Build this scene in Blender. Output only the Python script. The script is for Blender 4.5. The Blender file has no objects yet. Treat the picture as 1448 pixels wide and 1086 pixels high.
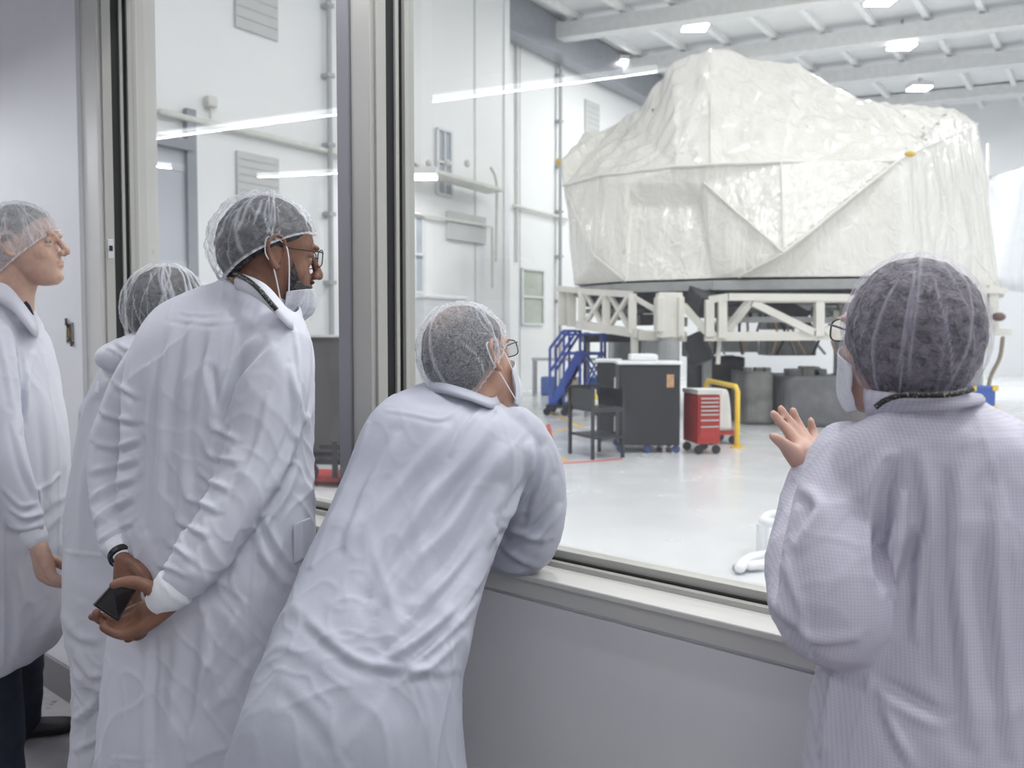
import bpy, bmesh, math, random
import numpy as np
from mathutils import Vector, Matrix
random.seed(7); rng = np.random.default_rng(7)
SC = bpy.context.scene; COL = SC.collection
# ---------------------------------------------------------------- camera geometry (frame 1448 x 1086)
F, PCX, PCY, TILT, CAMZ = 1150.0, 724.0, 524.0, math.radians(2.44), 1.47
cT, sT = math.cos(TILT), math.sin(TILT)
def ray(px, py):
    a = (px-PCX)/F; b = -(py-PCY)/F
    return Vector((a, cT + b*sT, -sT + b*cT))
def P(px, py, Y):
    d = ray(px, py); return Vector((0, 0, CAMZ)) + d*(Y/d.y)
def PZ(px, py, z=0.0):
    d = ray(px, py); return Vector((0, 0, CAMZ)) + d*((z-CAMZ)/d.z)
def PP(px, py, n, s):                      # point of a vertical plane n.p = s
    d = ray(px, py); return Vector((0, 0, CAMZ)) + d*(s/(n[0]*d.x+n[1]*d.y))
def proj(V):                               # numpy (n,3) -> px, py
    y = V[:, 1]; z = V[:, 2]-CAMZ
    f = y*cT - z*sT; u = y*sT + z*cT
    return PCX + F*V[:, 0]/f, PCY - F*u/f
DU = Vector((.7758, -.6310, 0)); NV = Vector((.6310, .7758, 0))   # along / into the window wall
def W(u, v, z): return DU*u + NV*v + Vector((0, 0, z))
def ucol(px, v):                           # u on the plane v seen in pixel column px
    p = PP(px, 475, NV, v); return p.dot(DU)
# ---------------------------------------------------------------- mesh builder
class MB:
    def __init__(s): s.v = []; s.f = []; s.m = []; s.cm = 0
    def add(s, vs, fs):
        o = len(s.v); s.v += [tuple(v) for v in vs]
        for f in fs: s.f.append(tuple(i+o for i in f)); s.m.append(s.cm)
        return s
    def box(s, a, b, fr=None):             # axis box a..b, optionally through a frame function
        vs = [(x, y, z) for z in (a[2], b[2]) for y in (a[1], b[1]) for x in (a[0], b[0])]
        if fr: vs = [fr(*v) for v in vs]
        return s.add(vs, [(0,2,3,1),(4,5,7,6),(0,1,5,4),(1,3,7,5),(3,2,6,7),(2,0,4,6)])
    def hexa(s, q, ex):                    # quad q pushed along vector ex
        q = [Vector(p) for p in q]; ex = Vector(ex); n = len(q)
        vs = q + [p+ex for p in q]
        return s.add(vs, [tuple(range(n))[::-1], tuple(range(n, 2*n))] + [(i, (i+1) % n, n+(i+1) % n, n+i) for i in range(n)])
    def bar(s, p, q, w, h=None, up=(0, 0, 1)):
        p = Vector(p); q = Vector(q); d = (q-p).normalized(); h = h or w
        up = Vector(up)
        if abs(d.dot(up)) > .97: up = Vector((1, 0, 0))
        x = d.cross(up).normalized()*w/2; y = x.cross(d).normalized()*h/2
        return s.hexa([p-x-y, p+x-y, p+x+y, p-x+y], q-p)
    def rings(s, R, cap=True):
        n = len(R[0]); o = len(s.v)
        for r in R: s.v += [tuple(p) for p in r]
        for i in range(len(R)-1):
            for j in range(n):
                s.f.append((o+i*n+j, o+i*n+(j+1) % n, o+(i+1)*n+(j+1) % n, o+(i+1)*n+j)); s.m.append(s.cm)
        if cap:
            s.f.append(tuple(o+j for j in range(n))[::-1]); s.m.append(s.cm)
            s.f.append(tuple(o+(len(R)-1)*n+j for j in range(n))); s.m.append(s.cm)
        return s
    def tube(s, pts, r, n=12, smooth=3, closed_caps=True):
        pts = [Vector(p) for p in pts]
        rs = list(r) if hasattr(r, '__len__') else [r]*len(pts)
        if smooth > 1 and len(pts) > 2: pts, rs = crv(pts, rs, smooth)
        R = []; t0 = None; x = None
        for i, p in enumerate(pts):
            t = (pts[min(i+1, len(pts)-1)]-pts[max(i-1, 0)])
            if t.length < 1e-9: t = Vector((0, 0, 1))
            t.normalize()
            if x is None:
                a = Vector((0, 0, 1)) if abs(t.z) < .9 else Vector((1, 0, 0)); x = t.cross(a).normalized()
            else:
                x = (x - t*x.dot(t)).normalized()
            y = t.cross(x)
            R.append([p + (x*math.cos(2*math.pi*k/n)+y*math.sin(2*math.pi*k/n))*rs[i] for k in range(n)])
            if i == 0: tb = t.copy()
            te = t
        if closed_caps and n >= 8:         # rounded ends
            c0 = pts[0]; c1 = pts[-1]; r0 = rs[0]; r1 = rs[-1]
            pre = [[c0 - tb*r0*math.sin(a) + (Vector(q)-c0)*math.cos(a) for q in R[0]] for a in (1.35, .8)]
            post = [[c1 + te*r1*math.sin(a) + (Vector(q)-c1)*math.cos(a) for q in R[-1]] for a in (.8, 1.35)]
            R = pre + R + post
        return s.rings(R)
    def ell(s, c, r, M=None, nu=16, nv=10):
        c = Vector(c); R = []
        for i in range(1, nv):
            a = math.pi*i/nv; ring = []
            for j in range(nu):
                b = 2*math.pi*j/nu
                q = Vector((r[0]*math.sin(a)*math.cos(b), r[1]*math.sin(a)*math.sin(b), -r[2]*math.cos(a)))
                ring.append(c + (M @ q if M else q))
            R.append(ring)
        return s.rings(R)
    def cyl(s, p, q, r, n=16): 
        p = Vector(p); q = Vector(q); t = (q-p).normalized(); a = Vector((0,0,1)) if abs(t.z) < .9 else Vector((1,0,0))
        x = t.cross(a).normalized(); y = t.cross(x)
        return s.rings([[c+(x*math.cos(2*math.pi*k/n)+y*math.sin(2*math.pi*k/n))*r for k in range(n)] for c in (p, q)])
    def data(s, name):
        me = bpy.data.meshes.new(name); me.from_pydata(s.v, [], s.f); me.validate()
        bm = bmesh.new(); bm.from_mesh(me); bmesh.ops.recalc_face_normals(bm, faces=bm.faces); bm.to_mesh(me); bm.free()
        return me
    def build(s, name, mat, parent=None, smooth=False, bevel=0):
        me = s.data(name); mats = mat if isinstance(mat, (list, tuple)) else [mat]
        for m in mats: me.materials.append(m)
        if len(mats) > 1 and len(me.polygons) == len(s.m):
            me.polygons.foreach_set('material_index', s.m)
        return link(name, me, parent, smooth, bevel)
def link(name, me, parent=None, smooth=False, bevel=0):
    o = bpy.data.objects.new(name, me); COL.objects.link(o)
    if smooth: me.polygons.foreach_set('use_smooth', [True]*len(me.polygons))
    if bevel:
        b = o.modifiers.new('bevel', 'BEVEL'); b.width = bevel; b.segments = 2; b.limit_method = 'ANGLE'
    if parent is not None: setpar(o, parent)
    return o
def setpar(o, p):
    o.parent = p
    m = Matrix.Identity(4); q = p
    while q is not None: m = q.matrix_basis @ m; q = q.parent
    o.matrix_parent_inverse = Matrix.Identity(4)
    o.matrix_basis = m.inverted() @ o.matrix_basis
def empty(name, loc, label, cat, group=None):
    o = bpy.data.objects.new(name, None); COL.objects.link(o); o.location = Vector(loc); o.empty_display_size = .1
    return tag(o, label, cat, group)
def tag(o, label=None, cat=None, group=None, kind=None):
    if label: o['label'] = label
    if cat: o['category'] = cat
    if group: o['group'] = group
    if kind: o['kind'] = kind
    return o
def struct(o): o['kind'] = 'structure'; return o
def copy_tree(o, parent=None):
    c = o.copy(); COL.objects.link(c)
    if parent is not None: c.parent = parent
    for ch in list(o.children): copy_tree(ch, c)
    return c
def crv(pts, rs, k):                       # Catmull-Rom through points with radii
    A = [np.array(list(p)+[r]) for p, r in zip(pts, rs)]
    out = crm(A, k); return [Vector(a[:3]) for a in out], [max(1e-4, a[3]) for a in out]
def crm(A, k):
    n = len(A); out = []
    for i in range(n-1):
        p0, p1, p2, p3 = A[max(i-1, 0)], A[i], A[i+1], A[min(i+2, n-1)]
        for j in range(k):
            t = j/k
            out.append(.5*((2*p1)+(p2-p0)*t+(2*p0-5*p1+4*p2-p3)*t*t+(3*p1-p0-3*p2+p3)*t**3))
    out.append(A[-1]); return out
def loft(mb, keys, k=4, n=40, e=2.3):
    """keys: (centre, half-axis x, half-axis y); smooth closed body through superellipse rings"""
    A = [np.concatenate([np.array(c), np.array(a), np.array(b)]) for c, a, b in keys]
    R = []
    for q in crm(A, k):
        ring = []
        for j in range(n):
            t = 2*math.pi*j/n; c, s_ = math.cos(t), math.sin(t)
            x = math.copysign(abs(c)**(2/e), c); y = math.copysign(abs(s_)**(2/e), s_)
            ring.append(Vector(q[:3]+q[3:6]*x+q[6:9]*y))
        R.append(ring)
    return mb.rings(R)
def remesh(mb, voxel, it=6, name='tmp'):
    me = mb.data(name); o = bpy.data.objects.new('tmp', me); COL.objects.link(o)
    r = o.modifiers.new('r', 'REMESH'); r.mode = 'VOXEL'; r.voxel_size = voxel; r.use_smooth_shade = True
    if it:
        s = o.modifiers.new('s', 'SMOOTH'); s.factor = .5; s.iterations = it
    dg = bpy.context.evaluated_depsgraph_get()
    out = bpy.data.meshes.new_from_object(o.evaluated_get(dg), depsgraph=dg)
    bpy.data.objects.remove(o); bpy.data.meshes.remove(me)
    out.name = name
    return out
def mv(me):
    a = np.empty(len(me.vertices)*3, np.float32); me.vertices.foreach_get('co', a); return a.reshape(-1, 3).astype(np.float64)
def mn(me):
    a = np.empty(len(me.vertices)*3, np.float32); me.vertices.foreach_get('normal', a); return a.reshape(-1, 3).astype(np.float64)
def setv(me, V): me.vertices.foreach_set('co', V.astype(np.float32).ravel()); me.update()
# ---------------------------------------------------------------- numpy gradient noise
_perm = rng.permutation(256); _perm = np.concatenate([_perm, _perm, _perm]); _grad = rng.normal(size=(256, 3)); _grad /= np.linalg.norm(_grad, axis=1)[:, None]
def pn(p):
    p = np.asarray(p, float); i = np.floor(p).astype(int); f = p-i; i &= 255
    u = f*f*f*(f*(f*6-15)+10); r = 0
    for dx in (0, 1):
        for dy in (0, 1):
            for dz in (0, 1):
                h = _perm[_perm[_perm[(i[:, 0]+dx) & 255]+((i[:, 1]+dy) & 255)]+((i[:, 2]+dz) & 255)]
                g = (_grad[h]*(f-np.array([dx, dy, dz]))).sum(1)
                w = (u[:, 0] if dx else 1-u[:, 0])*(u[:, 1] if dy else 1-u[:, 1])*(u[:, 2] if dz else 1-u[:, 2])
                r = r+w*g
    return r*1.6
# ---------------------------------------------------------------- materials
def lin(c): return tuple((x/255/12.92 if x/255 <= .04045 else ((x/255+.055)/1.055)**2.4) for x in c)
class NT:
    def __init__(s, name):
        s.m = bpy.data.materials.new(name); s.m.use_nodes = True; s.t = s.m.node_tree; s.t.nodes.clear()
        s.out = s.n('ShaderNodeOutputMaterial')
    def n(s, ty, **kw):
        x = s.t.nodes.new(ty)
        for k, v in kw.items(): setattr(x, k, v)
        return x
    def l(s, a, b): s.t.links.new(a, b)
    def co(s, sc=(1, 1, 1), src='Object'):
        c = s.n('ShaderNodeTexCoord'); m = s.n('ShaderNodeMapping'); m.inputs['Scale'].default_value = sc
        s.l(c.outputs[src], m.inputs['Vector']); return m.outputs[0]
    def noise(s, vec, scale, detail=3, rough=.55, dist=0):
        x = s.n('ShaderNodeTexNoise'); s.l(vec, x.inputs['Vector'])
        x.inputs['Scale'].default_value = scale; x.inputs['Detail'].default_value = detail
        x.inputs['Roughness'].default_value = rough; x.inputs['Distortion'].default_value = dist
        return x.outputs['Fac']
    def ramp(s, fac, stops):
        r = s.n('ShaderNodeValToRGB'); e = r.color_ramp.elements
        while len(e) < len(stops): e.new(.5)
        for k, (p, c) in zip(e, stops): k.position = p; k.color = tuple(c)+((1,) if len(c) == 3 else ())
        s.l(fac, r.inputs[0]); return r.outputs[0]
    def math(s, op, a, b=None, c=None):
        x = s.n('ShaderNodeMath', operation=op)
        for i, q in enumerate((a, b, c)):
            if q is None: continue
            if isinstance(q, (int, float)): x.inputs[i].default_value = q
            else: s.l(q, x.inputs[i])
        return x.outputs[0]
    def mix(s, fac, a, b):
        x = s.n('ShaderNodeMix', data_type='RGBA')
        for k, q in ((0, fac), (6, a), (7, b)):
            if isinstance(q, (int, float)): x.inputs[k].default_value = q
            elif isinstance(q, tuple): x.inputs[k].default_value = q+(1,)
            else: s.l(q, x.inputs[k])
        return x.outputs[2]
    def bump(s, h, strength=.3, dist=.01):
        b = s.n('ShaderNodeBump'); b.inputs['Strength'].default_value = strength; b.inputs['Distance'].default_value = dist
        s.l(h, b.inputs['Height']); return b.outputs[0]
    def bsdf(s, col, rough=.5, metal=0, spec=.5, nrm=None, alpha=None, sub=None):
        b = s.n('ShaderNodeBsdfPrincipled')
        for k, q in (('Base Color', col), ('Roughness', rough)):
            if isinstance(q, (int, float)): b.inputs[k].default_value = q
            elif isinstance(q, tuple): b.inputs[k].default_value = q+(1,)
            else: s.l(q, b.inputs[k])
        b.inputs['Metallic'].default_value = metal; b.inputs['Specular IOR Level'].default_value = spec
        if nrm is not None: s.l(nrm, b.inputs['Normal'])
        if sub: b.inputs['Subsurface Weight'].default_value = sub; b.inputs['Subsurface Radius'].default_value = (.01, .004, .002); b.inputs['Subsurface Scale'].default_value = .5
        return b.outputs[0]
    def done(s, sh): s.l(sh, s.out.inputs['Surface']); return s.m
_mc = {}
def mat(name, c, rough=.5, metal=0, spec=.5, var=.06, scale=6, bump=0, bscale=40, bdist=.004, stretch=(1, 1, 1)):
    """plain painted/plastic/metal surface with slight procedural variation"""
    if name in _mc: return _mc[name]
    t = NT(name); c = lin(c); v = t.co(stretch)
    n = t.noise(v, scale, 4)
    col = t.ramp(n, [(.3, tuple(x*(1-var) for x in c)), (.7, tuple(min(1, x*(1+var)) for x in c))])
    nr = t.bump(t.noise(v, bscale, 4), bump, bdist) if bump else None
    _mc[name] = t.done(t.bsdf(col, rough, metal, spec, nr)); return _mc[name]
def emis(name, c, s):
    if name in _mc: return _mc[name]
    t = NT(name); e = t.n('ShaderNodeEmission'); e.inputs[0].default_value = tuple(c)+(1,); e.inputs[1].default_value = s
    _mc[name] = t.done(e.outputs[0]); return _mc[name]
# ================================================================ materials of the setting
M_wall = mat('painted_wall', (222, 222, 226), .55, var=.015, bump=.04, bscale=90, bdist=.002)
M_panel = mat('wall_panel_grey', (216, 217, 218), .42, var=.015)
M_trimw = mat('beige_trim', (202, 201, 197), .45, var=.02)
M_alu = mat('brushed_aluminium', (176, 175, 170), .4, .2, var=.05, scale=3, stretch=(1, 1, .02))
M_alud = mat('grey_aluminium', (134, 133, 139), .45, .15, var=.04, stretch=(1, 1, .05))
M_black = mat('black_rubber', (16, 16, 17), .6)
M_base = mat('grey_vinyl_base', (118, 117, 120), .5, var=.03)
M_ceil = mat('ceiling_tile', (200, 200, 200), .8, var=.03)
M_hwall = mat('hall_wall_white', (232, 234, 235), .5, var=.012, scale=.6)
M_hwallb = mat('hall_wall_far', (226, 228, 231), .5, var=.012, scale=.4)
M_pipe = mat('painted_pipe', (214, 214, 208), .4)
M_pipeg = mat('grey_conduit', (170, 172, 174), .4)
M_vent = mat('vent_grey', (196, 198, 198), .5, var=.03)
M_winblue = mat('hall_window_glass', (176, 184, 192), .15, var=.08, scale=1.5)
M_green = mat('hall_window_green', (176, 184, 174), .15, var=.15, scale=2)
# floors
t = NT('observer_floor'); v = t.co()
n1 = t.noise(v, 5, 5); n2 = t.noise(v, 60, 3)
sp = t.math('MULTIPLY', t.noise(v, 22, 4, .7), t.noise(v, 3, 2))
c = t.ramp(n1, [(.3, lin((148, 146, 148))), (.7, lin((166, 164, 166)))])
c = t.mix(t.ramp(sp, [(.34, (0, 0, 0)), (.4, (1, 1, 1))]), c, lin((92, 90, 92)))
M_floor = t.done(t.bsdf(c, .7, 0, .3, t.bump(n2, .2, .003)))
t = NT('hall_floor'); v = t.co()
c = t.ramp(t.noise(v, .5, 4), [(.3, lin((214, 216, 219))), (.7, lin((226, 228, 230)))])
M_hfloor = t.done(t.bsdf(c, t.ramp(t.noise(v, 1.5, 3), [(.3, (.16,)*3), (.7, (.3,)*3)]), 0, .5))
t = NT('hall_ceiling_deck'); v = t.co((1, 1, 1))
c = t.ramp(t.noise(v, .35, 4), [(.3, lin((214, 216, 218))), (.7, lin((226, 227, 228)))])
M_hceil = t.done(t.bsdf(c, .5, 0, .4))
# observation glass: clear with a mirror share and a faint white mix that paints in haze
t = NT('window_glass')
fr = t.n('ShaderNodeFresnel'); fr.inputs[0].default_value = 1.5; geo = t.n('ShaderNodeNewGeometry')
tr = t.n('ShaderNodeBsdfTransparent'); tr.inputs[0].default_value = (.985, .99, .99, 1)
gl = t.n('ShaderNodeBsdfGlossy'); gl.inputs['Roughness'].default_value = .004
ms = t.n('ShaderNodeMixShader'); t.l(t.math('MULTIPLY', t.math('MULTIPLY', fr.outputs[0], 1.3), t.math('SUBTRACT', 1, geo.outputs['Backfacing'])), ms.inputs[0]); t.l(tr.outputs[0], ms.inputs[1]); t.l(gl.outputs[0], ms.inputs[2])
df = t.n('ShaderNodeBsdfDiffuse'); df.inputs[0].default_value = (.9, .92, .95, 1)
m2 = t.n('ShaderNodeMixShader'); m2.inputs[0].default_value = .015; t.l(ms.outputs[0], m2.inputs[1]); t.l(df.outputs[0], m2.inputs[2])
M_glass = t.done(m2.outputs[0])
# ================================================================ observer room
V0, VG, VH = 1.395, 1.500, 1.60            # room face, glass, hall face of the window wall
UL, UM0, UM1, UR = -3.10, -1.717, -1.596, 2.6
ZS, ZT = .947, 2.92
UA, UB = -6.2, 3.2
b = MB()
b.box((UA, V0+.012, 0), (UB, VH, .90), W)                  # below the sill
b.box((UA, V0+.012, ZT+.02), (UB, VH, 10), W)              # above the windows
b.box((UA, V0-.02, .0), (UL-.135, VH, ZT+.02), W)            # left of the windows
b.box((UR, V0+.012, .9), (UB, VH, ZT+.02), W)
struct(b.build('wall_front', M_wall))
b = MB(); b.box((UL-.13, V0+.004, .10), (UR, V0+.0115, .885), W); struct(b.build('trim_1', M_panel))
b = MB(); b.box((UL-.13, V0, .893), (UR, V0+.02, ZS-.012), W); b.box((UL, V0-.012, ZS-.014), (UR, VG-.028, ZS), W)
struct(b.build('trim_2', M_trimw, bevel=.003))             # apron and sill board
b = MB(); b.box((UL-.135, V0-.004, 0), (UL-.003, V0+.03, ZT+.1), W); struct(b.build('trim_3', M_trimw, bevel=.003))
b = MB(); b.box((UA, V0-.034, 0), (UL-.136, V0-.0202, .14), W); struct(b.build('baseboard_left', M_base, bevel=.003))
b = MB(); b.box((UL-.13, V0-.004, 0), (UB, V0+.0035, .14), W); struct(b.build('baseboard_front', M_base, bevel=.003))
def window(name, ua, ub):
    n_ = int(name[-1])
    root = bpy.data.objects.new(name, None); COL.objects.link(root); root.location = W((ua+ub)/2, VG, ZS); struct(root)
    f = MB()
    # stop bars: a shallow channel profile all round
    def rail(z0, z1, v0, v1): f.box((ua, v0, z0), (ub, v1, z1), W)
    def stile(u0, u1, v0, v1): f.box((u0, v0, ZS), (u1, v1, ZT), W)
    rail(ZS, ZS+.013, VG-.03, VG-.014); rail(ZS, ZS+.034, VG-.004, VG+.03); rail(ZT-.03, ZT, VG-.03, VG+.03)
    for s, u in ((1, ua), (-1, ub)):
        a, c = sorted((u, u+s*.008)); stile(a, c, V0+.012, V0+.045)
        a, c = sorted((u, u+s*.011)); stile(a, c, VG-.03, VG-.018)
        a, c = sorted((u, u+s*.018)); stile(a, c, VG-.004, VG+.03)
    f.build('frame', M_alu, root, bevel=.0015)
    g = MB(); g.box((ua+.002, VG-.013, ZS), (ub-.002, VG-.0045, ZS+.016), W)
    for s, u in ((1, ua), (-1, ub)):
        a, c = sorted((u, u+s*.006)); g.box((a, VG-.0165, ZS+.012), (c, VG-.0045, ZT-.03), W)
        a, c = sorted((u, u+s*.004)); g.box((a, V0+.046, ZS+.012), (c, VG-.031, ZT-.03), W)
    g.build('gasket', M_black, root)
    p = MB(); p.box((ua+.012, VG+.004, ZS+.02), (ub-.012, VG+.010, ZT-.02), W); p.build('pane', M_glass, root)
    h = MB(); h.box((ua, VG+.031, ZS-.02), (ub, VH+.01, ZS+.012), W)
    if n_ == 1: h.box((ua-.001, VG+.031, ZS), (ua+.012, VH+.01, ZT), W)
    h.box((ub-.012, VG+.031, ZS), (ub, VH+.01, ZT), W)
    h.build('reveal', M_trimw, root)
    return root
window('window_1', UL, UM0); window('window_2', UM1, UR)
um = ucol(500, V0)
b = MB(); b.box((UM0, V0-.012, ZS), (um, V0+.03, ZT+.02), W); b.box((UM0, V0+.03, ZS), (UM1, VG+.031, ZT+.02), W)
struct(b.build('trim_4', M_alud, bevel=.002))
b = MB(); b.box((um+.001, V0-.004, ZS), (UM1, V0+.0295, ZT+.02), W); struct(b.build('trim_5', M_alu, bevel=.002))
# small latch plate on the left stile, and the open electrical box in the wall
k = empty('latch_plate', P(157, 352, 3.0), 'small silver latch plate on the left window frame stile', 'latch')
pl = PP(157, 352, NV, V0+.03); uu = UL+.008
k.location = W(uu+.001, V0+.03, pl.z)
b = MB(); b.box((uu+.0003, V0+.018, pl.z-.035), (uu+.003, V0+.04, pl.z+.035), W); b.build('plate', mat('satin_steel', (205, 205, 205), .3, .8), k, bevel=.0006)
b = MB(); b.box((uu+.003, V0+.024, pl.z-.008), (uu+.008, V0+.034, pl.z+.012), W); b.build('catch', M_black, k)
c0 = PP(100, 471, NV, V0-.02); uo = c0.dot(DU); zo = c0.z
k = empty('electrical_box', c0, 'open electrical box with loose wiring set into the grey wall', 'electrical box')
b = MB()
for a0, a1, z0, z1 in ((-.028, .028, -.04, -.034), (-.028, .028, .034, .04), (-.028, -.022, -.04, .04), (.022, .028, -.04, .04)): b.box((uo+a0, V0-.026, zo+z0), (uo+a1, V0-.0205, zo+z1), W)
b.build('box_rim', mat('galvanised', (150, 146, 140), .45, .6, var=.2, scale=40), k)
b = MB(); b.box((uo-.022, V0-.0212, zo-.034), (uo+.022, V0-.0205, zo+.034), W); b.build('back_plate', mat('dark_box', (92, 84, 76), .6, var=.5, scale=60), k)
b = MB(); b.box((uo-.028, V0-.03, zo+.03), (uo-.014, V0-.0262, zo+.058), W); b.build('mounting_tab', mat('dark_tab', (52, 46, 42), .5), k)
b = MB(); b.box((uo+.016, V0-.03, zo-.052), (uo+.03, V0-.0262, zo-.032), W); b.build('mounting_tab', mat('dark_tab', (52, 46, 42), .5), k)
for cc, off in (((30, 30, 34), 0), ((150, 120, 60), .01), ((190, 188, 180), -.008)):
    pts = [W(uo-.015+off, V0-.024, zo+.02), W(uo+.004+off, V0-.034, zo+.004-off), W(uo+.01, V0-.032, zo-.016), W(uo-.008+off, V0-.024, zo-.022)]
    b = MB(); b.tube(pts, .0028, 8, 5); b.build('wire', mat('wire_%d' % cc[0], cc, .5), k, smooth=True)
# room shell
b = MB(); b.box((UA, -2.6, -.06), (UB, V0+.012, 0), W); struct(b.build('floor', M_floor))
b = MB(); b.box((UA, -2.6, 3.2), (UB, V0+.012, 3.26), W); struct(b.build('ceiling', M_ceil))
M_rear = mat('rear_wall_paint', (212, 212, 216), .7, var=.02)
b = MB(); b.box((UA, -2.66, 0), (UB, -2.6, 3.2), W); struct(b.build('wall_rear', M_rear))
b = MB(); b.box((UA-.06, -2.66, 0), (UA, VH, 3.26), W); struct(b.build('wall_left', M_wall))
b = MB(); b.box((UB, -2.66, 0), (UB+.06, VH, 3.26), W); struct(b.build('wall_right', M_wall))
# fluorescent battens: first ones set by reflections in the glass, later ones unseen fill
M_tube = emis('fluorescent_tube', (.93, .96, 1), 4)
M_fix = mat('fixture_white', (225, 225, 225), .5)
def mirror(p): s = p.dot(NV); return p - NV*2*(s-(VG+.007))
def batten(pa, pb, z, label, power):
    A, B = [mirror(PZ(x, y, z)) for x, y in (pa, pb)]
    return batten3(A, B, z, label, power)
def batten3(A, B, z, label, power):
    A = Vector((A.x, A.y, z)); B = Vector((B.x, B.y, z)); d = (B-A).normalized()
    k = empty('fluorescent_batten', (A+B)/2, label, 'ceiling light', 'ceiling battens of the viewing room')
    b = MB(); b.bar(A+Vector((0, 0, .045)), B+Vector((0, 0, .045)), .09, .05); b.build('housing', M_fix, k)
    b = MB(); b.bar(A+Vector((0, 0, .008)), B+Vector((0, 0, .008)), .03, .022); b.build('tube', M_tube, k)
    b = MB(); b.bar((A+B)/2+Vector((0, 0, .07)), (A+B)/2+Vector((0, 0, 3.2-z-.001)), .03); b.build('hanger', M_fix, k)
    li = bpy.data.lights.new('batten_light', 'AREA'); li.shape = 'RECTANGLE'; li.size = (B-A).length; li.size_y = .032; li.energy = power; li.color = (.95, .97, 1)
    o = bpy.data.objects.new('batten_light', li); COL.objects.link(o)
    o.matrix_world = Matrix.Translation((A+B)/2+Vector((0, 0, -.01))) @ d.to_track_quat('X', 'Z').to_matrix().to_4x4()
    setpar(o, k)
batten((185, 199), (930, 99), 2.66, 'long white fluorescent batten over the left end of the viewing room', 11)
batten((366, 249), (486, 243), 2.66, 'short white fluorescent batten hung near the rear of the viewing room', 9)
batten((186, 229), (243, 236), 2.66, 'short white fluorescent batten slanting at the far left of the viewing room', 9)

def Wz(u, v): return W(u, v, 2.66)
batten3(Wz(-.35, -1.5), Wz(2.8, -1.5), 2.66, 'long unseen fill batten added over the rear right of the viewing room', 17)  # added fill for coat backs and wall panel, kept out of view
batten3(Wz(.1, -.35), Wz(2.8, -.35), 2.66, 'long unseen fill batten added over the middle right of the viewing room', 11)  # added overhead fill, its reflection falls outside the frame
batten3(Wz(-2.1, 1.15), Wz(2.6, 1.15), 2.66, 'long unseen fill batten added close to the viewing window', 18)  # added fill for sill and panel, above the visible glass
batten3(Wz(-6.1, .6), Wz(-5.05, .6), 2.66, 'short unseen fill batten added over the far left corner of the viewing room', 13)  # added fill for the left wall, hidden from camera and glass
# ================================================================ the hall
HZ = 10.0
H1 = Vector((.6, .8, 0)); HN = Vector((.8, -.6, 0)); HB = Vector((.93, -.3676, 0)).normalized()
SA, SB = -11.8, -12.82
def HP(s, t_, z): return HN*s + H1*t_ + Vector((0, 0, z))
b = MB(); b.hexa([W(-26, VH+.0, 0), W(14, VH+.0, 0), W(14, 46, 0), W(-26, 46, 0)], (0, 0, -.08)); struct(b.build('floor_hall', M_hfloor))
b = MB(); b.hexa([HP(SA, 2, 0), HP(SA, 15.6, 0), HP(SA, 15.6, HZ), HP(SA, 2, HZ)], HN*-1.0); struct(b.build('wall_hall_near', M_hwall))
b = MB(); b.hexa([HP(SB, 15.61, 0), HP(SB, 44, 0), HP(SB, 44, HZ), HP(SB, 15.61, HZ)], HN*-.3); struct(b.build('wall_hall_left', M_hwall))
WB = Vector((17.75, 30.2, 0)); nb = Vector((-HB.y, HB.x, 0))
b = MB(); b.hexa([WB-HB*22, WB+HB*14, WB+HB*14+Vector((0, 0, HZ)), WB-HB*22+Vector((0, 0, HZ))], nb*.3); struct(b.build('wall_hall_back', M_hwallb))
b = MB(); b.hexa([W(9, VH, 0), W(9, 40, 0), W(9, 40, HZ), W(9, VH, HZ)], DU*.3); struct(b.build('wall_hall_right', M_hwall))
# roof deck with ribs and beams
b = MB(); b.hexa([W(-30, VH, HZ), W(14, VH, HZ), W(14, 46, HZ), W(-30, 46, HZ)], (0, 0, .2))
struct(b.build('ceiling_hall', M_hceil))
M_beam = mat('roof_beam_white', (212, 213, 214), .4); M_rib = mat('roof_rib', (232, 233, 234), .35)
def roofbeam(px, py, z, L0, L1, w, h, name, n):
    c = PZ(px, py, z); b = MB(); b.bar(c-HB*L0+Vector((0, 0, h/2)), c+HB*L1+Vector((0, 0, h/2)), w, h); o = b.build('trim_%d' % n, M_beam); struct(o)
roofbeam(1300, 56, 9.35, 8.0, 13, .4, .4, '', 10); roofbeam(1300, 107, 9.35, 9.5, 13, .45, .4, '', 11); roofbeam(1080, 17, 9.35, 11, 16, .4, .4, '', 12)
roofbeam(1380, 140, 9.6, 14, 9, .6, .35, '', 13)
n = 20
for i in range(15):
    c = Vector((1.0+i*1.55, 21, 0)); b = MB(); b.bar(c-H1*14+Vector((0, 0, HZ-.08)), c+H1*(13-.1*i)+Vector((0, 0, HZ-.08)), .14, .16)
    struct(b.build('trim_%d' % (n+i), M_rib))
b = MB(); b.bar(HP(SB+.35, 15.6, HZ-.55), HP(SB+.35, 40, HZ-.55), .5, .9); struct(b.build('trim_40', mat('eave_duct', (150, 154, 162), .35, .3)))
b = MB(); b.hexa([HP(SA+.001, 15.4, 0), HP(SA+.001, 15.6, 0), HP(SA+.001, 15.6, HZ), HP(SA+.001, 15.4, HZ)], HN*.03); struct(b.build('trim_41', M_hwall))
M_seam = mat('panel_joint', (198, 200, 202), .5)
for i, px in enumerate((577, 672, 735)):
    n_, s_ = (HN, SA) if px < 720 else (HN, SB)
    a = PP(px, 475, n_, s_); a.z = .1; b = MB(); b.bar(a+HN*.006, Vector((a.x, a.y, HZ))+HN*.006, .05, .012, up=HN); struct(b.build('trim_%d' % (42+i), M_seam))
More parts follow.
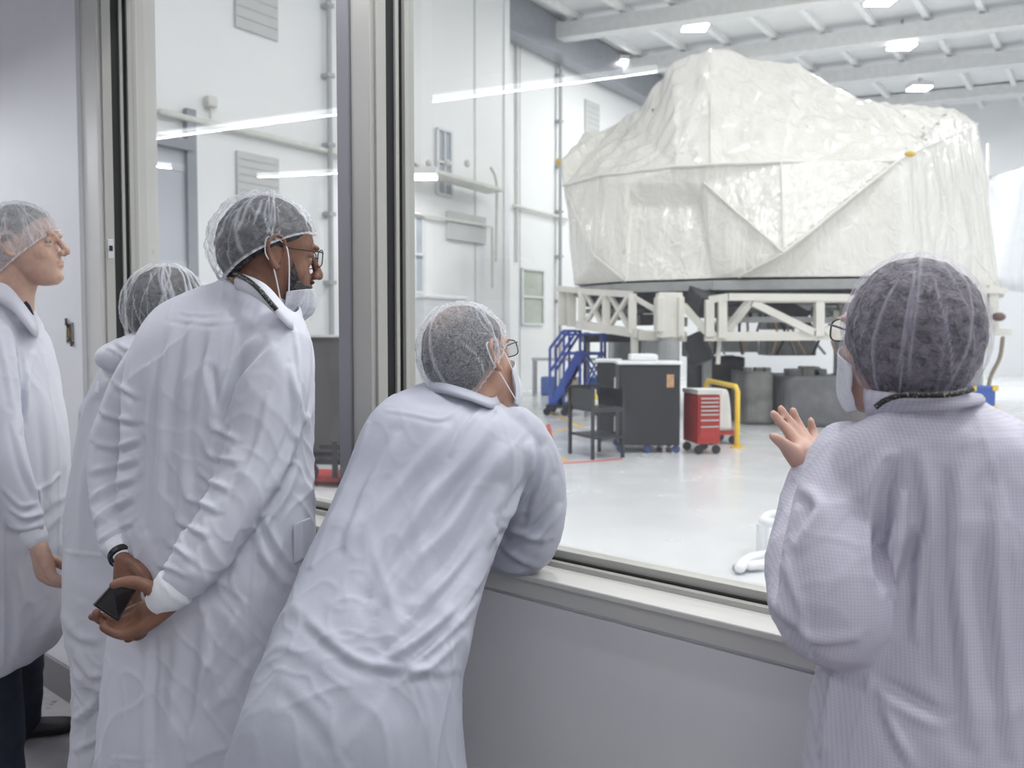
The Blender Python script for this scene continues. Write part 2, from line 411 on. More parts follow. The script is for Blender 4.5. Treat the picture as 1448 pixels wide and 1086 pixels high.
def onwall(mb, x0, y0, x1, y1, s, th=.04, y0b=None, y1b=None):
    q = [PP(x0, y1, HN, s), PP(x1, y1 if y1b is None else y1b, HN, s), PP(x1, y0 if y0b is None else y0b, HN, s), PP(x0, y0, HN, s)]
    for i, j in ((1, 0), (2, 3)):          # keep edges vertical
        pass
    q[2].x, q[2].y = q[1].x, q[1].y; q[3].x, q[3].y = q[0].x, q[0].y
    if y0b is None: q[2].z = q[3].z
    if y1b is None: q[1].z = q[0].z
    return mb.hexa([p+HN*.002 for p in q], HN*th)
def wallthing(name, label, cat, x0, y0, x1, y1, s, mt, group=None, th=.05, slats=0):
    c = PP((x0+x1)/2, (y0+y1)/2, HN, s); k = empty(name, c, label, cat, group)
    b = MB(); onwall(b, x0, y0, x1, y1, s, th); b.build('panel', mt, k, bevel=.008)
    b = MB(); z0 = PP(x0, y1, HN, s).z; z1 = PP(x0, y0, HN, s).z; a = PP(x0, y1, HN, s); e = PP(x1, y1, HN, s)
    for i in range(1, slats):
        z = z0+(z1-z0)*i/slats; q = Vector((a.x, a.y, z))+HN*(th+.004); r = Vector((e.x, e.y, z))+HN*(th+.004)
        b.bar(q.lerp(r, .03), q.lerp(r, .97), .012, .012)
    if slats: b.build('slats', M_pipeg, k)
    return k
wallthing('wall_vent', 'flat grey vent panel cut by the top edge of the view, over the left pane', 'vent', 331, -120, 391, 38, SA, M_vent, 'vents', slats=10)
wallthing('wall_vent', 'wide flat grey vent panel behind the bearded man\'s hairnet', 'vent', 334, 213, 393, 300, SA, M_vent, 'vents', slats=8)
wallthing('wall_vent', 'small grey vent panel high on the wall left of the wrapped spacecraft', 'vent', 826, 140, 846, 188, SB, M_vent, 'vents', slats=6)
wallthing('wall_panel', 'pale grey rectangular board fixed on the hall wall under the pipe bracket', 'wall panel', 630, 298, 684, 338, SA, M_vent, th=.08)
def hwindow(n, x0, y0, x1, y1, s, cols, rows, gm):
    root = bpy.data.objects.new('window_%d' % n, None); COL.objects.link(root); root.location = PP(x0, y1, HN, s); struct(root)
    b = MB(); onwall(b, x0, y0, x1, y1, s, .02); b.build('pane', gm, root)
    A = PP(x0, y1, HN, s); B = PP(x1, y1, HN, s); z1 = PP(x0, y0, HN, s).z; b = MB(); o = HN*.035
    for i in range(cols+1):
        q = A.lerp(B, i/cols); b.bar(Vector((q.x, q.y, A.z))+o, Vector((q.x, q.y, z1))+o, .07 if i in (0, cols) else .035, .05, up=HN)
    for j in range(rows+1):
        z = A.z+(z1-A.z)*j/rows; b.bar(Vector((A.x, A.y, z))+o, Vector((B.x, B.y, z))+o, .07, .05)
    b.build('mullion', mat('hall_window_frame', (216, 218, 220), .4), root)
hwindow(3, 617, 182, 637, 274, SA, 2, 2, M_winblue); hwindow(4, 573, 304, 598, 520, SA, 2, 4, M_winblue); hwindow(5, 737, 380, 767, 458, SB, 1, 2, M_green)
# roll-up door in the left pane
root = bpy.data.objects.new('door_1', None); COL.objects.link(root); root.location = PP(250, 475, HN, SA); struct(root)
b = MB(); onwall(b, 190, 196, 268, 560, SA, .03); b.build('door_leaf', mat('door_blue_grey', (184, 188, 198), .35, var=.05, scale=.7), root)
b = MB()
q = PP(270, 475, HN, SA); b.bar(Vector((q.x, q.y, 0))+HN*.06, Vector((q.x, q.y, 5.0))+HN*.06, .16, .12, up=HN)
z = PP(225, 200, HN, SA).z; a = PP(186, 475, HN, SA); b.bar(Vector((a.x, a.y, z))+HN*.08, Vector((q.x, q.y, z))+HN*.08, .16, .16)
b.build('door_frame', mat('door_frame_grey', (140, 145, 152), .4), root)
b = MB()
for y in (232, 372, 400): p = PP(222, y, HN, SA)+HN*.035; e = PP(262, y, HN, SA)+HN*.035; e.z = p.z; b.bar(p, e, .12, .02, up=HN)
b.build('door_rail', mat('door_rail', (196, 199, 206), .4), root)
# pipes
def pipe(name, label, pts, r, mt, cat='pipe', n=8, extra=None, smooth=1):
    b = MB(); b.tube(pts, r, n, smooth); o = b.build(name, mt, None, True); tag(o, label, cat); return o
def onw(px, py, s, off=.08): return PP(px, py, HN, s)+HN*off
a = onw(222, 160, SA, .1); e = onw(500, 212, SA, .1); e.z = a.z
pipe('wall_pipe', 'horizontal beige pipe along the hall wall seen through the left pane', [a, e], .055, M_pipe)
k = empty('wall_siren', onw(293, 150, SA), 'small beige wall siren on a stub above the beige pipe', 'siren')
b = MB(); onwall(b, 287, 136, 301, 152, SA, .16); b.build('horn', M_pipe, k, bevel=.03)
b = MB(); b.cyl(onw(294, 151, SA), onw(294, 168, SA), .02); b.build('stub', M_pipe, k)
for px, s, lb, z0 in ((462, SA, 'vertical grey conduit on the wall beside the metal mullion, left pane', .1), (786, SB, 'tall grey conduit on the hall wall just left of the wrapped spacecraft', .1)):
    q = PP(px, 475, HN, s)+HN*.14; k = empty('conduit', (q.x, q.y, z0), lb, 'conduit')
    b = MB(); b.cyl((q.x, q.y, z0), (q.x, q.y, HZ-.7), .05); b.build('pipe', M_pipeg, k)
    for i in range(7):
        z = 1.2+i*1.25; b = MB(); b.bar(Vector((q.x, q.y, z))-HN*.135, Vector((q.x, q.y, z))+HN*.06, .16, .07); b.build('clamp', M_pipeg, k)
a = onw(722, 291, SB, .1); e = onw(800, 303, SB, .1); e.z = a.z-.06
pipe('wall_pipe', 'short horizontal pipe meeting the tall conduit left of the spacecraft', [a, e], .045, M_pipe)
pipe('wall_pipe', 'thin pipe dropping down the wall beside the recessed hall corner', [onw(728, 20, SB, .05), onw(729, 150, SB, .05), onw(729, 370, SB, .05)], .03, M_pipe)
# pipe bracket shelf over the leaning man with its floodlight
k = empty('pipe_bracket', onw(620, 245, SA), 'pale wall bracket carrying pipes above the leaning man', 'bracket')
a = onw(545, 236, SA, .4); e = onw(681, 250, SA, .4); e.z = a.z-.1
b = MB(); b.bar(a, e, .5, .07); b.build('shelf', M_pipe, k)
b = MB(); f1 = onw(680, 240, SA, .3); b.tube([f1, f1+Vector((.12, .1, -.3)), f1+Vector((.12, .1, -1.2)), Vector((f1.x+.1, f1.y+.1, 3.2))], .035, 8, 3); b.build('drop_pipe', M_pipe, k, True)
for px in (560, 585, 612, 640):
    q = onw(px, 240, SA, .42); b = MB(); b.ell(q+Vector((0, 0, .08)), (.07, .07, .08)); b.build('knuckle', M_pipe, k, True)
a = onw(577, 302, SA, .12); e = onw(690, 300, SA, .12); e.z = a.z
pipe('wall_pipe', 'thin horizontal pipe above the pale board on the hall wall', [a, e, Vector((e.x, e.y, 2.6))], .03, M_pipe)
# ---------------------------------------------------------------- lamps
M_lamp = emis('lamp_diffuser', (1, .99, .97), 12)
def lamp(c, label, power, sz=.5, wall=False, top=HZ):
    k = empty('high_bay_lamp', c, label, 'lamp', 'high bay lamps of the hall')
    b = MB(); b.box((c.x-sz*.6, c.y-sz*.45, c.z+.02), (c.x+sz*.6, c.y+sz*.45, c.z+.16)); b.build('housing', M_fix, k, bevel=.02)
    b = MB(); b.box((c.x-sz*.55, c.y-sz*.4, c.z-.03), (c.x+sz*.55, c.y+sz*.4, c.z+.0195)); b.build('diffuser', M_lamp, k, bevel=.01)
    b = MB()
    if wall: b.cyl(c+Vector((0, 0, .09)), c-HN*wall+Vector((0, 0, .3)), .03)
    else: b.cyl((c.x, c.y, c.z+.16), (c.x, c.y, top), .03)
    b.build('hanger', M_pipeg, k)
    li = bpy.data.lights.new('lamp_light', 'AREA'); li.shape = 'RECTANGLE'; li.size = sz*1.1; li.size_y = sz*.8; li.energy = power; li.color = (1, .995, .98)
    o = bpy.data.objects.new('lamp_light', li); COL.objects.link(o); o.location = (c.x, c.y, c.z-.06); setpar(o, k)
LP = 170
for px, py, z, lb in ((983, 39, 9.5, 'bright square lamp on the roof straight above the spacecraft\'s peak'), (1245, 2, 9.5, 'bright roof lamp at the top edge of the view, above the far right lamps'),
                      (1275, 66, 9.3, 'bright roof lamp on the middle beam, right of the spacecraft\'s peak'), (1300, 125, 9.3, 'smaller bright roof lamp on the farthest beam, over the spacecraft\'s right shoulder')):
    lamp(PZ(px, py, z), lb, LP, .56)
for px, py, off, lb in ((788, 42, .5, 'bright lamp on the eave of the left hall wall, above the tall conduit'), (877, 88, .5, 'smaller bright lamp farther along the eave of the left hall wall')):
    lamp(PP(px, py, HN, SB+off), lb, LP*.25, .45, wall=off)
lamp(PP(600, 250, HN, SA+1.0), 'bright floodlight hung below the pale pipe bracket', LP*.12, .42, wall=.3)
ii = 0
for u, v in ((2, 24), (5, 20), (-2.6, 28.5)): lamp(W(u, v, 9.5), 'unseen fill lamp added near the far right corner of the hall', 270, .56)  # lamps added beyond the right edge to brighten the back wall
for u in (-13, -7.5, -2, 3.5):  # unseen lamps added overhead, powers shaped by zone to light craft and walls
    for v in (4.5, 10, 15.5): 
        c = W(u, v, 9.5)
        if c.dot(HN) > SA+.8: lamp(c, ('unseen high bay lamp over the floor near the viewing window' if v < 6 else 'unseen high bay lamp over the middle of the hall roof' if v < 12 else 'unseen high bay lamp over the work area'), (225 if v < 6 else 95 if v < 12 else 28)*(.25 if u < -5 else 1), .56); ii += 1
# ---------------------------------------------------------------- floor tape
M_ty = mat('tape_yellow', (232, 190, 70), .5); M_tr = mat('tape_red', (214, 96, 80), .5)
def tape(pts, m, label, w=.07):
    q = [PZ(x, y, .001) for x, y in pts]; b = MB()
    for p, r in zip(q, q[1:]):
        d = (r-p).normalized(); s = Vector((d.y, -d.x, 0))*w/2
        b.hexa([p-s, p+s, r+s, r-s], (0, 0, .003))
    tag(b.build('floor_tape', m), label, 'floor tape', 'floor tape lines')
tape([(776, 583), (824, 602)], M_ty, 'yellow tape line running from the blue stairs toward the black cart')
tape([(778, 612), (800, 607), (826, 602)], M_ty, 'short yellow tape line slanting in from the leaning man\'s shoulder')
tape([(784, 642), (800, 652)], M_ty, 'yellow tape stub next to the leaning man\'s sleeve on the hall floor')
tape([(775, 600), (784, 656)], M_tr, 'red tape line running beside the leaning man\'s shoulder')
tape([(784, 656), (880, 649)], M_tr, 'red tape line passing in front of the black cart legs')
# ---------------------------------------------------------------- helpers for equipment set on the floor
class Fr:
    """floor frame: origin at a floor point, x axis turned by a degrees"""
    def __init__(s, o, a): s.o = Vector(o); c, n = math.cos(math.radians(a)), math.sin(math.radians(a)); s.x = Vector((c, n, 0)); s.y = Vector((-n, c, 0))
    def __call__(s, x, y, z): return s.o + s.x*x + s.y*y + Vector((0, 0, z))
M_castor = mat('castor_black', (40, 40, 44), .5); M_steel = mat('zinc_steel', (170, 172, 176), .35, .7)
def castor(fr, x, y, r, par, mt=None, ax=0):
    b = MB(); d = fr.y if not ax else fr.x; c = fr(x, y, r); b.cyl(c-d*r*.35, c+d*r*.35, r, 14); o = b.build('castor', mt or M_castor, par, bevel=r*.12)
    b = MB(); b.bar(fr(x, y, r*1.0)+d*r*.5, fr(x, y, r*2.3)+d*r*.5, r*.25, r*.12); b.build('fork', M_steel, o)
# ---- black cabinet, tall, in front
o = PZ(918, 641, 0); f = Fr(o, -3); k = empty('equipment_cabinet', o, 'tall black panelled equipment cabinet with white trays on top', 'cabinet')
M_blk = mat('cabinet_black', (46, 47, 50), .32, var=.12, scale=2); M_blk2 = mat('cabinet_black_side', (52, 52, 55), .5)
wv = 43/1150*o.y; hgt = 1.11
b = MB(); b.box((-wv, 0, .1), (wv, .6, hgt), f); b.build('body', M_blk2, k, bevel=.01)
b = MB(); b.box((-wv+.01, -.02, .11), (wv-.01, -.0005, hgt-.02), f); b.build('door', M_blk, k, bevel=.008)
b = MB(); b.box((wv*.55, -.024, hgt-.28), (wv*.78, -.0205, hgt-.12), f); b.build('warning_card', mat('card_tan', (206, 160, 120), .6, var=.25, scale=14), k)
for x in (-wv*.98, -wv*.1, wv*.85): castor(f, x+.02, .06, .05, k, mat('castor_blue', (80, 100, 150), .5))
for x in (-wv*.98, wv*.85): castor(f, x+.02, .68, .05, k, mat('castor_blue', (80, 100, 150), .5))
M_wt = mat('white_plastic', (236, 238, 240), .4)
b = MB(); b.box((-wv-.03, -.05, hgt+.001), (wv+.02, .57, hgt+.04), f); tag(b.build('white_tray', M_wt, bevel=.012), 'flat white tray lying on top of the tall black cabinet', 'tray')
b = MB(); b.box((-wv*.6, .2, hgt+.041), (wv*.3, .5, hgt+.13), f); tag(b.build('white_box', M_wt, bevel=.02), 'low white box on the white tray on the black cabinet', 'box')
# ---- lower black cabinet behind-left
o = PZ(866, 625, 0); f = Fr(o, -8); k = empty('equipment_cabinet', o, 'lower black cabinet standing behind the black cart with a white lid', 'cabinet')
b = MB(); b.box((-.22, 0, .1), (.12, .7, 1.1), f); b.build('body', M_blk2, k, bevel=.01)
b = MB(); b.box((-.25, -.03, 1.101), (.12, .7, 1.14), f); b.build('lid', M_wt, k, bevel=.01)
for i in range(3):
    b = MB(); b.box((.02, -.02, .15+.27*i), (.12, -.0005, .36+.27*i), f); b.build('white_drawer', M_wt, k, bevel=.006)
for x in (-.17, .09): castor(f, x, .06, .045, k, mat('castor_blue', (80, 100, 150), .5)); castor(f, x, .62, .045, k)
# ---- black utility cart on legs, with a spray bottle
o = PZ(838, 650, 0); f = Fr(o, 25); k = empty('utility_cart', o, 'open black steel cart on thin legs left of the tall black cabinet', 'cart')
M_cart = mat('cart_black', (42, 44, 46), .4)
cw, cd, chh = .42, .55, .86
for x in (0, cw):
    for y in (0, cd): b = MB(); b.box((x-.018, y-.018, 0), (x+.018, y+.018, chh), f); b.build('leg', M_cart, k)
for z, t_ in ((.56, .05), (.24, .03)):
    b = MB(); b.box((.0185, -.018, z), (cw-.0185, cd, z+t_), f); b.build('shelf', M_cart, k)
b = MB(); b.box((.019, cd-.02, .611), (cw-.019, cd, chh), f); b.build('back_panel', M_cart, k)
for x in (0, cw):
    b = MB(); b.box((x-.006, .019, .611), (x+.006, cd-.021, .83), f); b.build('side_panel', M_cart, k)
c = f(.1, .12, .6105); k = empty('spray_bottle', c, 'yellow and white bottle standing on the black cart', 'bottle')
b = MB(); b.rings([[c+Vector((r*math.cos(a*math.pi/8), r*math.sin(a*math.pi/8), z)) for a in range(16)] for z, r in ((0, .035), (.12, .036), (.16, .02), (.17, .013))]); b.build('bottle_body', mat('bottle_yellow', (226, 206, 90), .4), k, True)
b = MB(); b.cyl(c+Vector((0, 0, .171)), c+Vector((0, 0, .22)), .014); b.build('cap', mat('cap_white', (235, 235, 225), .4), k)
b = MB(); b.cyl(c+Vector((0, 0, .03)), c+Vector((0, 0, .09)), .0368); b.build('paper_band', M_wt, k)
# ---- red tool chest with side shelf frame
o = PZ(1003, 643, 0); f = Fr(o, 10); k = empty('tool_chest', o, 'red rolling tool chest with grey drawer pulls beside the black cabinet', 'tool chest')
M_red = mat('tool_red', (176, 52, 48), .35); M_redd = mat('tool_red_dark', (120, 40, 40), .4)
w2 = .145
b = MB(); b.box((-w2, .015, .13), (w2, .5, .74), f); b.build('body', M_red, k, bevel=.008)
b = MB(); b.box((-w2-.012, 0, .745), (w2+.012, .51, .80), f); b.build('worktop', mat('tool_top', (210, 208, 202), .4), k, bevel=.008)
zs = [.69, .64, .59, .54, .49, .42, .34]
for i, z in enumerate(zs):
    h = zs[i]-zs[i+1]-.008 if i+1 < len(zs) else .16
    b = MB(); b.box((-w2+.02, .0, z-h+.02), (w2-.02, .0145, z+.018), f); d = b.build('drawer', M_red, k)
    b = MB(); b.box((-w2+.03, -.012, z), (w2-.03, -.0005, z+.016), f); b.build('drawer_pull', mat('pull_silver', (205, 205, 200), .35, .5), d)
for x in (-w2+.03, w2-.03):
    for y in (.06, .44): castor(f, x, y, .055, k, M_castor)
b = MB(); b.box((-w2-.012, -.0, .80), (w2+.012, .3, .805), f); b.build('white_cloth', M_wt, k)
# open red shelf cart next to it
f2 = Fr(f(-.24, 1.06, 0), 4); k = empty('shelf_cart', f2.o, 'dark red open shelf cart tucked between the black cabinet and tool chest', 'cart')
for z in (.16, .42): b = MB(); b.box((-.09, -.2, z), (.09, .3, z+.03), f2); b.build('shelf', M_redd if z > .3 else M_red, k)
b = MB(); b.box((-.1, -.2, .70), (.1, .3, .74), f2); b.build('top_tray', M_steel, k)
for x in (-.08, .08):
    for y in (-.19, .29): b = MB(); b.box((x-.012, y-.012, .1), (x+.012, y+.012, .7), f2); b.build('post', M_redd, k)
for x in (-.07, .07): castor(f2, x, -.17, .045, k); castor(f2, x, .27, .045, k)
b = MB(); b.box((-.08, -.12, .741), (.08, .1, .80), f2); tag(b.build('white_rag_box', M_wt, bevel=.01), 'small white box on top of the open shelf cart', 'box')
# white draped cart behind with red base
o = PZ(1022, 634, 0); o = P(1022, 632, o.y+.35); o.z = 0; f = Fr(o, 15); k = empty('draped_cart', o, 'white draped trolley on a red base behind the tool chest', 'cart')
b = MB(); loft(b, [(f(0, .2, .2), f.x*.16, f.y*.22), (f(0, .2, .45), f.x*.15, f.y*.21), (f(-.02, .2, .72), f.x*.13, f.y*.2), (f(-.03, .2, .75), f.x*.08, f.y*.12)], 3, 28, 4); b.build('drape', mat('drape_white', (222, 222, 218), .6), k, True)
b = MB(); b.box((-.2, 0, .13), (.2, .42, .19), f); b.build('base', M_red, k)
for x in (-.16, .17): castor(f, x, .03, .06, k); castor(f, x, .38, .06, k)
# ---- yellow guard rail
A = PZ(1042, 633, 0); B = PZ(998, 612, 0); hz = .80
k = empty('guard_rail', A, 'yellow tubular guard rail behind the tool chest', 'guard rail'); M_yel = mat('rail_yellow', (236, 200, 66), .4)
b = MB(); b.tube([(A.x, A.y, .02), (A.x, A.y, hz-.06), Vector((A.x, A.y, hz)).lerp(Vector((B.x, B.y, hz)), .06), Vector((B.x, B.y, hz)).lerp(Vector((A.x, A.y, hz)), .06), (B.x, B.y, hz-.06), (B.x, B.y, .02)], .035, 12, 1); b.build('rail', M_yel, k, True)
for q in (A, B): b = MB(); b.cyl((q.x, q.y, 0), (q.x, q.y, .02), .09); b.build('foot_plate', M_yel, k)
# ---- blue rolling stairs
o = PZ(806, 588, 0); f = Fr(o, -12); k = empty('rolling_stairs', o, 'blue rolling platform stairs at the left end of the truss stand', 'rolling stairs')
M_blue = mat('stairs_blue', (52, 84, 170), .4); S = o.y/1150
def fx(px): return (px-806)*S
def fz(py): return CAMZ-(py-475)*S
w = .7
for y in (0, w):
    b = MB()
    b.bar(f(fx(777), y, .12), f(fx(777), y, fz(493)), .05); b.bar(f(fx(777), y, fz(493)), f(fx(796), y, fz(468)), .05)
    b.bar(f(fx(796), y, fz(468)), f(fx(815), y, fz(468)), .05); b.bar(f(fx(815), y, fz(468)), f(fx(778), y, fz(525)), .05)
    b.bar(f(fx(797), y, .12), f(fx(797), y, fz(468)), .045)
    b.build('handrail', M_blue, k)
    b = MB(); b.bar(f(fx(778), y, .14), f(fx(820), y, fz(498)), .05, .14); b.build('stringer', M_blue, k)
    for px in (820, 850): b = MB(); b.bar(f(fx(px), y, .12), f(fx(px), y, fz(471)), .05); b.build('post', M_blue, k)
    for py in (473, 500): b = MB(); b.bar(f(fx(797), y, fz(py)), f(fx(850), y, fz(py)), .045); b.build('side_rail', M_blue, k)
    b = MB(); b.bar(f(fx(822), y, fz(555)), f(fx(848), y, fz(500)), .035); b.bar(f(fx(822), y, fz(500)), f(fx(848), y, fz(540)), .035); b.build('brace', M_blue, k)
for i in range(5):
    x = fx(783+8*i); z = .3+.17*i; b = MB(); b.box((x-.1, .03, z), (x+.12, w-.03, z+.035), f); b.build('step', M_castor, k)
b = MB(); b.box((fx(820), 0, fz(502)), (fx(850), w, fz(499)), f); b.build('platform', M_castor, k)
b = MB(); b.box((fx(772), -.05, .14), (fx(826), w+.05, .2), f); b.build('base_frame', M_castor, k)
for px in (773, 798, 846): castor(f, fx(px), 0, .07, k); castor(f, fx(px), w, .07, k)
# ---- workbench and blue carts beyond
o = PZ(815, 560, 0); f = Fr(o, -6); S = o.y/1150; k = empty('workbench', o, 'long grey workbench with pale top behind the blue stairs', 'workbench')
b = MB(); b.box((-1.1, 0, .86), (1.2, .8, .93), f); b.build('bench_top', mat('bench_top', (200, 202, 202), .4), k)
for x in (-1.05, 1.15):
    for y in (.04, .76): b = MB(); b.box((x-.03, y-.03, 0), (x+.03, y+.03, .859), f); b.build('leg', M_pipeg, k)
for i, (x, c) in enumerate(((-.7, (80, 110, 180)), (-.1, (196, 190, 178)), (.5, (80, 110, 180)))):
    b = MB(); b.box((x-.18, .1, .0), (x+.18, .6, .45), f); tag(b.build('storage_bin', mat('bin_%d' % c[0], c, .5), bevel=.02), ('leftmost blue bin on the floor under the workbench', 'beige bin on the floor between the blue bins under the workbench', 'right blue bin on the floor under the workbench')[i], 'bin')
# ---- brown rack and pole near the wall
o = PZ(724, 552, 0); f = Fr(o, 20); k = empty('metal_rack', o, 'narrow brown metal rack beside the hall wall, right of the leaning man\'s cap', 'rack'); M_br = mat('rack_brown', (150, 132, 112), .5)
h = (545-438)/1150*o.y
for x in (-.12, .12):
    for y in (0, .3): b = MB(); b.box((x-.025, y-.025, 0), (x+.025, y+.025, h), f); b.build('upright', M_br, k)
for i in range(5): b = MB(); b.box((-.1, .0, .15+i*(h-.2)/4), (.1, .3, .18+i*(h-.2)/4), f); b.build('shelf', M_br, k)
b = MB(); b.cyl(f(-.05, .12, h-.02), f(-.05, .12, h+.78), .03); b.build('pole', mat('pole_dark', (100, 96, 92), .5), k)
# ---- white air unit and slim cylinder behind the leaning man
a = PP(637, 430, HN, SA+.9); k = empty('air_unit', (a.x, a.y, 0), 'big white cabinet standing against the hall wall behind the leaning man', 'cabinet')
f = Fr((a.x, a.y, 0), 53); zt = PP(637, 424, HN, SA+.9).z
b = MB(); b.box((-.75, 0, .1), (.45, .8, zt), f); b.build('body', M_wt, k, bevel=.02)
b = MB(); b.box((-.8, -.04, zt+.001), (.5, .84, zt+.08), f); b.build('lid', M_wt, k, bevel=.02)
b = MB(); b.box((-.7, .05, 0), (.4, .75, .099), f); b.build('plinth', M_pipeg, k)
o = PZ(566, 545, 0); o = P(566, 545, 13.6); o.z = 0; S = 13.6/1150; k = empty('gas_cylinder', o, 'slim white cylinder with blue lower half standing left of the leaning man', 'gas cylinder')
def zz(py): return CAMZ-(py-475)*S
b = MB(); b.cyl(o, (o.x, o.y, zz(511)), .055); b.build('blue_sleeve', mat('cyl_blue', (88, 124, 186), .5), k, bevel=.01)
b = MB(); b.rings([[o+Vector((r*math.cos(a*math.pi/8), r*math.sin(a*math.pi/8), z)) for a in range(16)] for z, r in ((zz(510.9), .075), (zz(495), .08), (zz(490), .04), (zz(488.5), .03))]); b.build('cylinder_body', M_wt, k, True)
b = MB(); b.cyl((o.x, o.y, zz(488.4)), (o.x, o.y, zz(486)), .03); b.build('valve_cap', M_castor, k)
# ---- dark curtain and low cart in the left pane
o = P(462, 655, 9.4); zb = .03; f = Fr((o.x, o.y, 0), -16); zt = P(470, 477, 9.4).z
k = empty('equipment_cover', (o.x, o.y, 0), 'tall dark grey draped cover seen through the left pane beside the mullion', 'equipment cover')
M_cur = mat('dark_cover', (92, 90, 88), .55, var=.12, scale=3, bump=.3, bscale=5, bdist=.03)
b = MB(); R = []
for i in range(20):
    z = zb+(zt-zb)*i/19; ring = []
    for j in range(60):
        t_ = j/60*2*math.pi; x = .6*math.copysign(abs(math.cos(t_))**.25, math.cos(t_)); y = .4*math.copysign(abs(math.sin(t_))**.25, math.sin(t_))
        r = .014*math.sin(t_*9+i*.3)*(1-i/19)
        ring.append(f(x*(1+.02*(1-i/19))+r, .45+y+r, z))
    R.append(ring)
b.rings(R); b.build('drape', M_cur, k, True)
b = MB(); b.box((-.5, .12, 0), (.5, .78, .0295), f); b.build('plinth', M_castor, k)
b = MB(); b.box((-.64, .02, zt+.001), (.64, .88, zt+.03), f); b.build('top_board', M_fix, k)
o = P(452, 690, 7.85); o.z = 0; f = Fr(o, -10); k = empty('low_dolly', o, 'low black wheeled dolly in front of the dark draped cover', 'dolly')
for y in (0, .5): b = MB(); b.bar(f(-.5, y, .25), f(.3, y, .25), .045); b.build('side_rail', M_castor, k)
for x in (-.4, .2): b = MB(); b.bar(f(x, .023, .25), f(x, .477, .25), .04); b.build('cross_rail', M_castor, k)
b = MB(); b.box((-.45, .04, .05), (.28, .46, .10), f); b.build('deck', mat('dolly_red', (190, 70, 66), .5, var=.3, scale=5), k)
for x in (-.42, .24):
    for y in (0, .5): castor(f, x, y, .05, k); b = MB(); b.bar(f(x, y, .08), f(x, y, .227), .04); b.build('post', M_castor, k)
b = MB(); b.bar(f(.17, -.02, .1), f(.17, -.02, .46), .05); b.build('handle', M_castor, k)
b = MB(); b.bar(f(.02, -.02, .40), f(.3, -.02, .40), .045); b.build('handle_grip', M_castor, k)
R = [f(-.06, -.04, .16)+f.x*(.05*math.cos(a*math.pi/10))+Vector((0, 0, .07*math.sin(a*math.pi/10))) for a in range(21)]
b = MB(); b.tube(R, .02, 8, 1); b.build('ring_handle', M_castor, k, True)
# ---- white tube stand at the lower right
o = PZ(1085, 800, 0); f = Fr(o, -30); k = empty('floor_stand', o, 'white tubular stand with rubber feet on the hall floor beside the right person\'s sleeve', 'stand')
q = [PZ(1046, 803, .04), PZ(1062, 790, .05), PZ(1120, 779, .05)]; b = MB(); b.tube(q, .035, 10, 3); b.build('foot_tube', M_wt, k, True)
q = [PZ(1060, 800, .04), PZ(1100, 795, .05), PZ(1130, 790, .05)]; b = MB(); b.tube(q, .03, 10, 3); b.build('foot_tube', M_wt, k, True)
g0 = PZ(1078, 780, .05); b = MB(); b.cyl(g0, (g0.x, g0.y, .24), .04); b.build('upright', M_wt, k)
b = MB(); b.tube([(g0.x, g0.y, .25), (g0.x+.1, g0.y+.12, .27), (g0.x+.45, g0.y+.1, .27), (g0.x+.5, g0.y-.1, .26), (g0.x+.2, g0.y-.15, .25), (g0.x, g0.y, .25)], .03, 10, 3); b.build('hoop', M_wt, k, True)
for x, y in ((1047, 806), (1062, 803)): q = PZ(x, y, 0); b = MB(); b.cyl(q, q+Vector((0, 0, .03)), .05); b.build('rubber_foot', M_pipeg, k)
# ================================================================ people: materials
def coat_mat(name, c, grid=0, weave=True):
    t = NT(name); v = t.co(); base = lin(c)
    n = t.noise(v, 4, 3); col = t.ramp(n, [(.3, tuple(x*.97 for x in base)), (.7, base)])
    h = t.noise(v, 24, 4, .6); h2 = t.noise(t.co((1, 1, .4)), 60, 3, .6)
    if grid:                               # anti-static grid woven into the cloth
        for ax in ('X', 'Z'):
            w = t.n('ShaderNodeTexWave'); w.bands_direction = ax; w.inputs['Scale'].default_value = grid; w.inputs['Distortion'].default_value = .3; w.inputs['Detail'].default_value = 1; w.inputs['Detail Scale'].default_value = .15
            t.l(v, w.inputs['Vector'])
            col = t.mix(t.ramp(w.outputs['Fac'], [(.62, (0, 0, 0)), (.9, (.42, .42, .42))]), col, tuple(x*.72 for x in base))
    hh = t.math('ADD', t.math('MULTIPLY', h, .8), t.math('MULTIPLY', h2, .3))
    return t.done(t.bsdf(col, .55, 0, .35, t.bump(hh, .22, .004)))
M_coatA = coat_mat('lab_coat_white', (208, 209, 219)); M_coatB = coat_mat('lab_coat_sheer', (180, 182, 194)); M_coatC = coat_mat('lab_coat_lilac_grid', (200, 197, 211), 74)
M_cover = coat_mat('coverall_white', (212, 213, 222)); M_knit = mat('knit_cuff', (232, 233, 238), .7, bump=.3, bscale=120)
M_stitch = mat('stitched_seam', (236, 237, 243), .6, bump=.4, bscale=150)
def skin_mat(name, c, c2):
    t = NT(name); v = t.co(); a, b_ = lin(c), lin(c2)
    col = t.ramp(t.noise(v, 18, 5), [(.3, b_), (.62, a)])
    nr = t.bump(t.noise(v, 220, 3), .2, .002)
    return t.done(t.bsdf(col, .5, 0, .4, nr, sub=.12))
M_skinL = skin_mat('skin_fair', (202, 168, 150), (184, 146, 130)); M_skinD = skin_mat('skin_brown', (136, 98, 80), (108, 74, 60)); M_skinM = skin_mat('skin_tan', (184, 146, 126), (164, 124, 106)); M_skinP = skin_mat('skin_light', (204, 168, 152), (190, 150, 134))
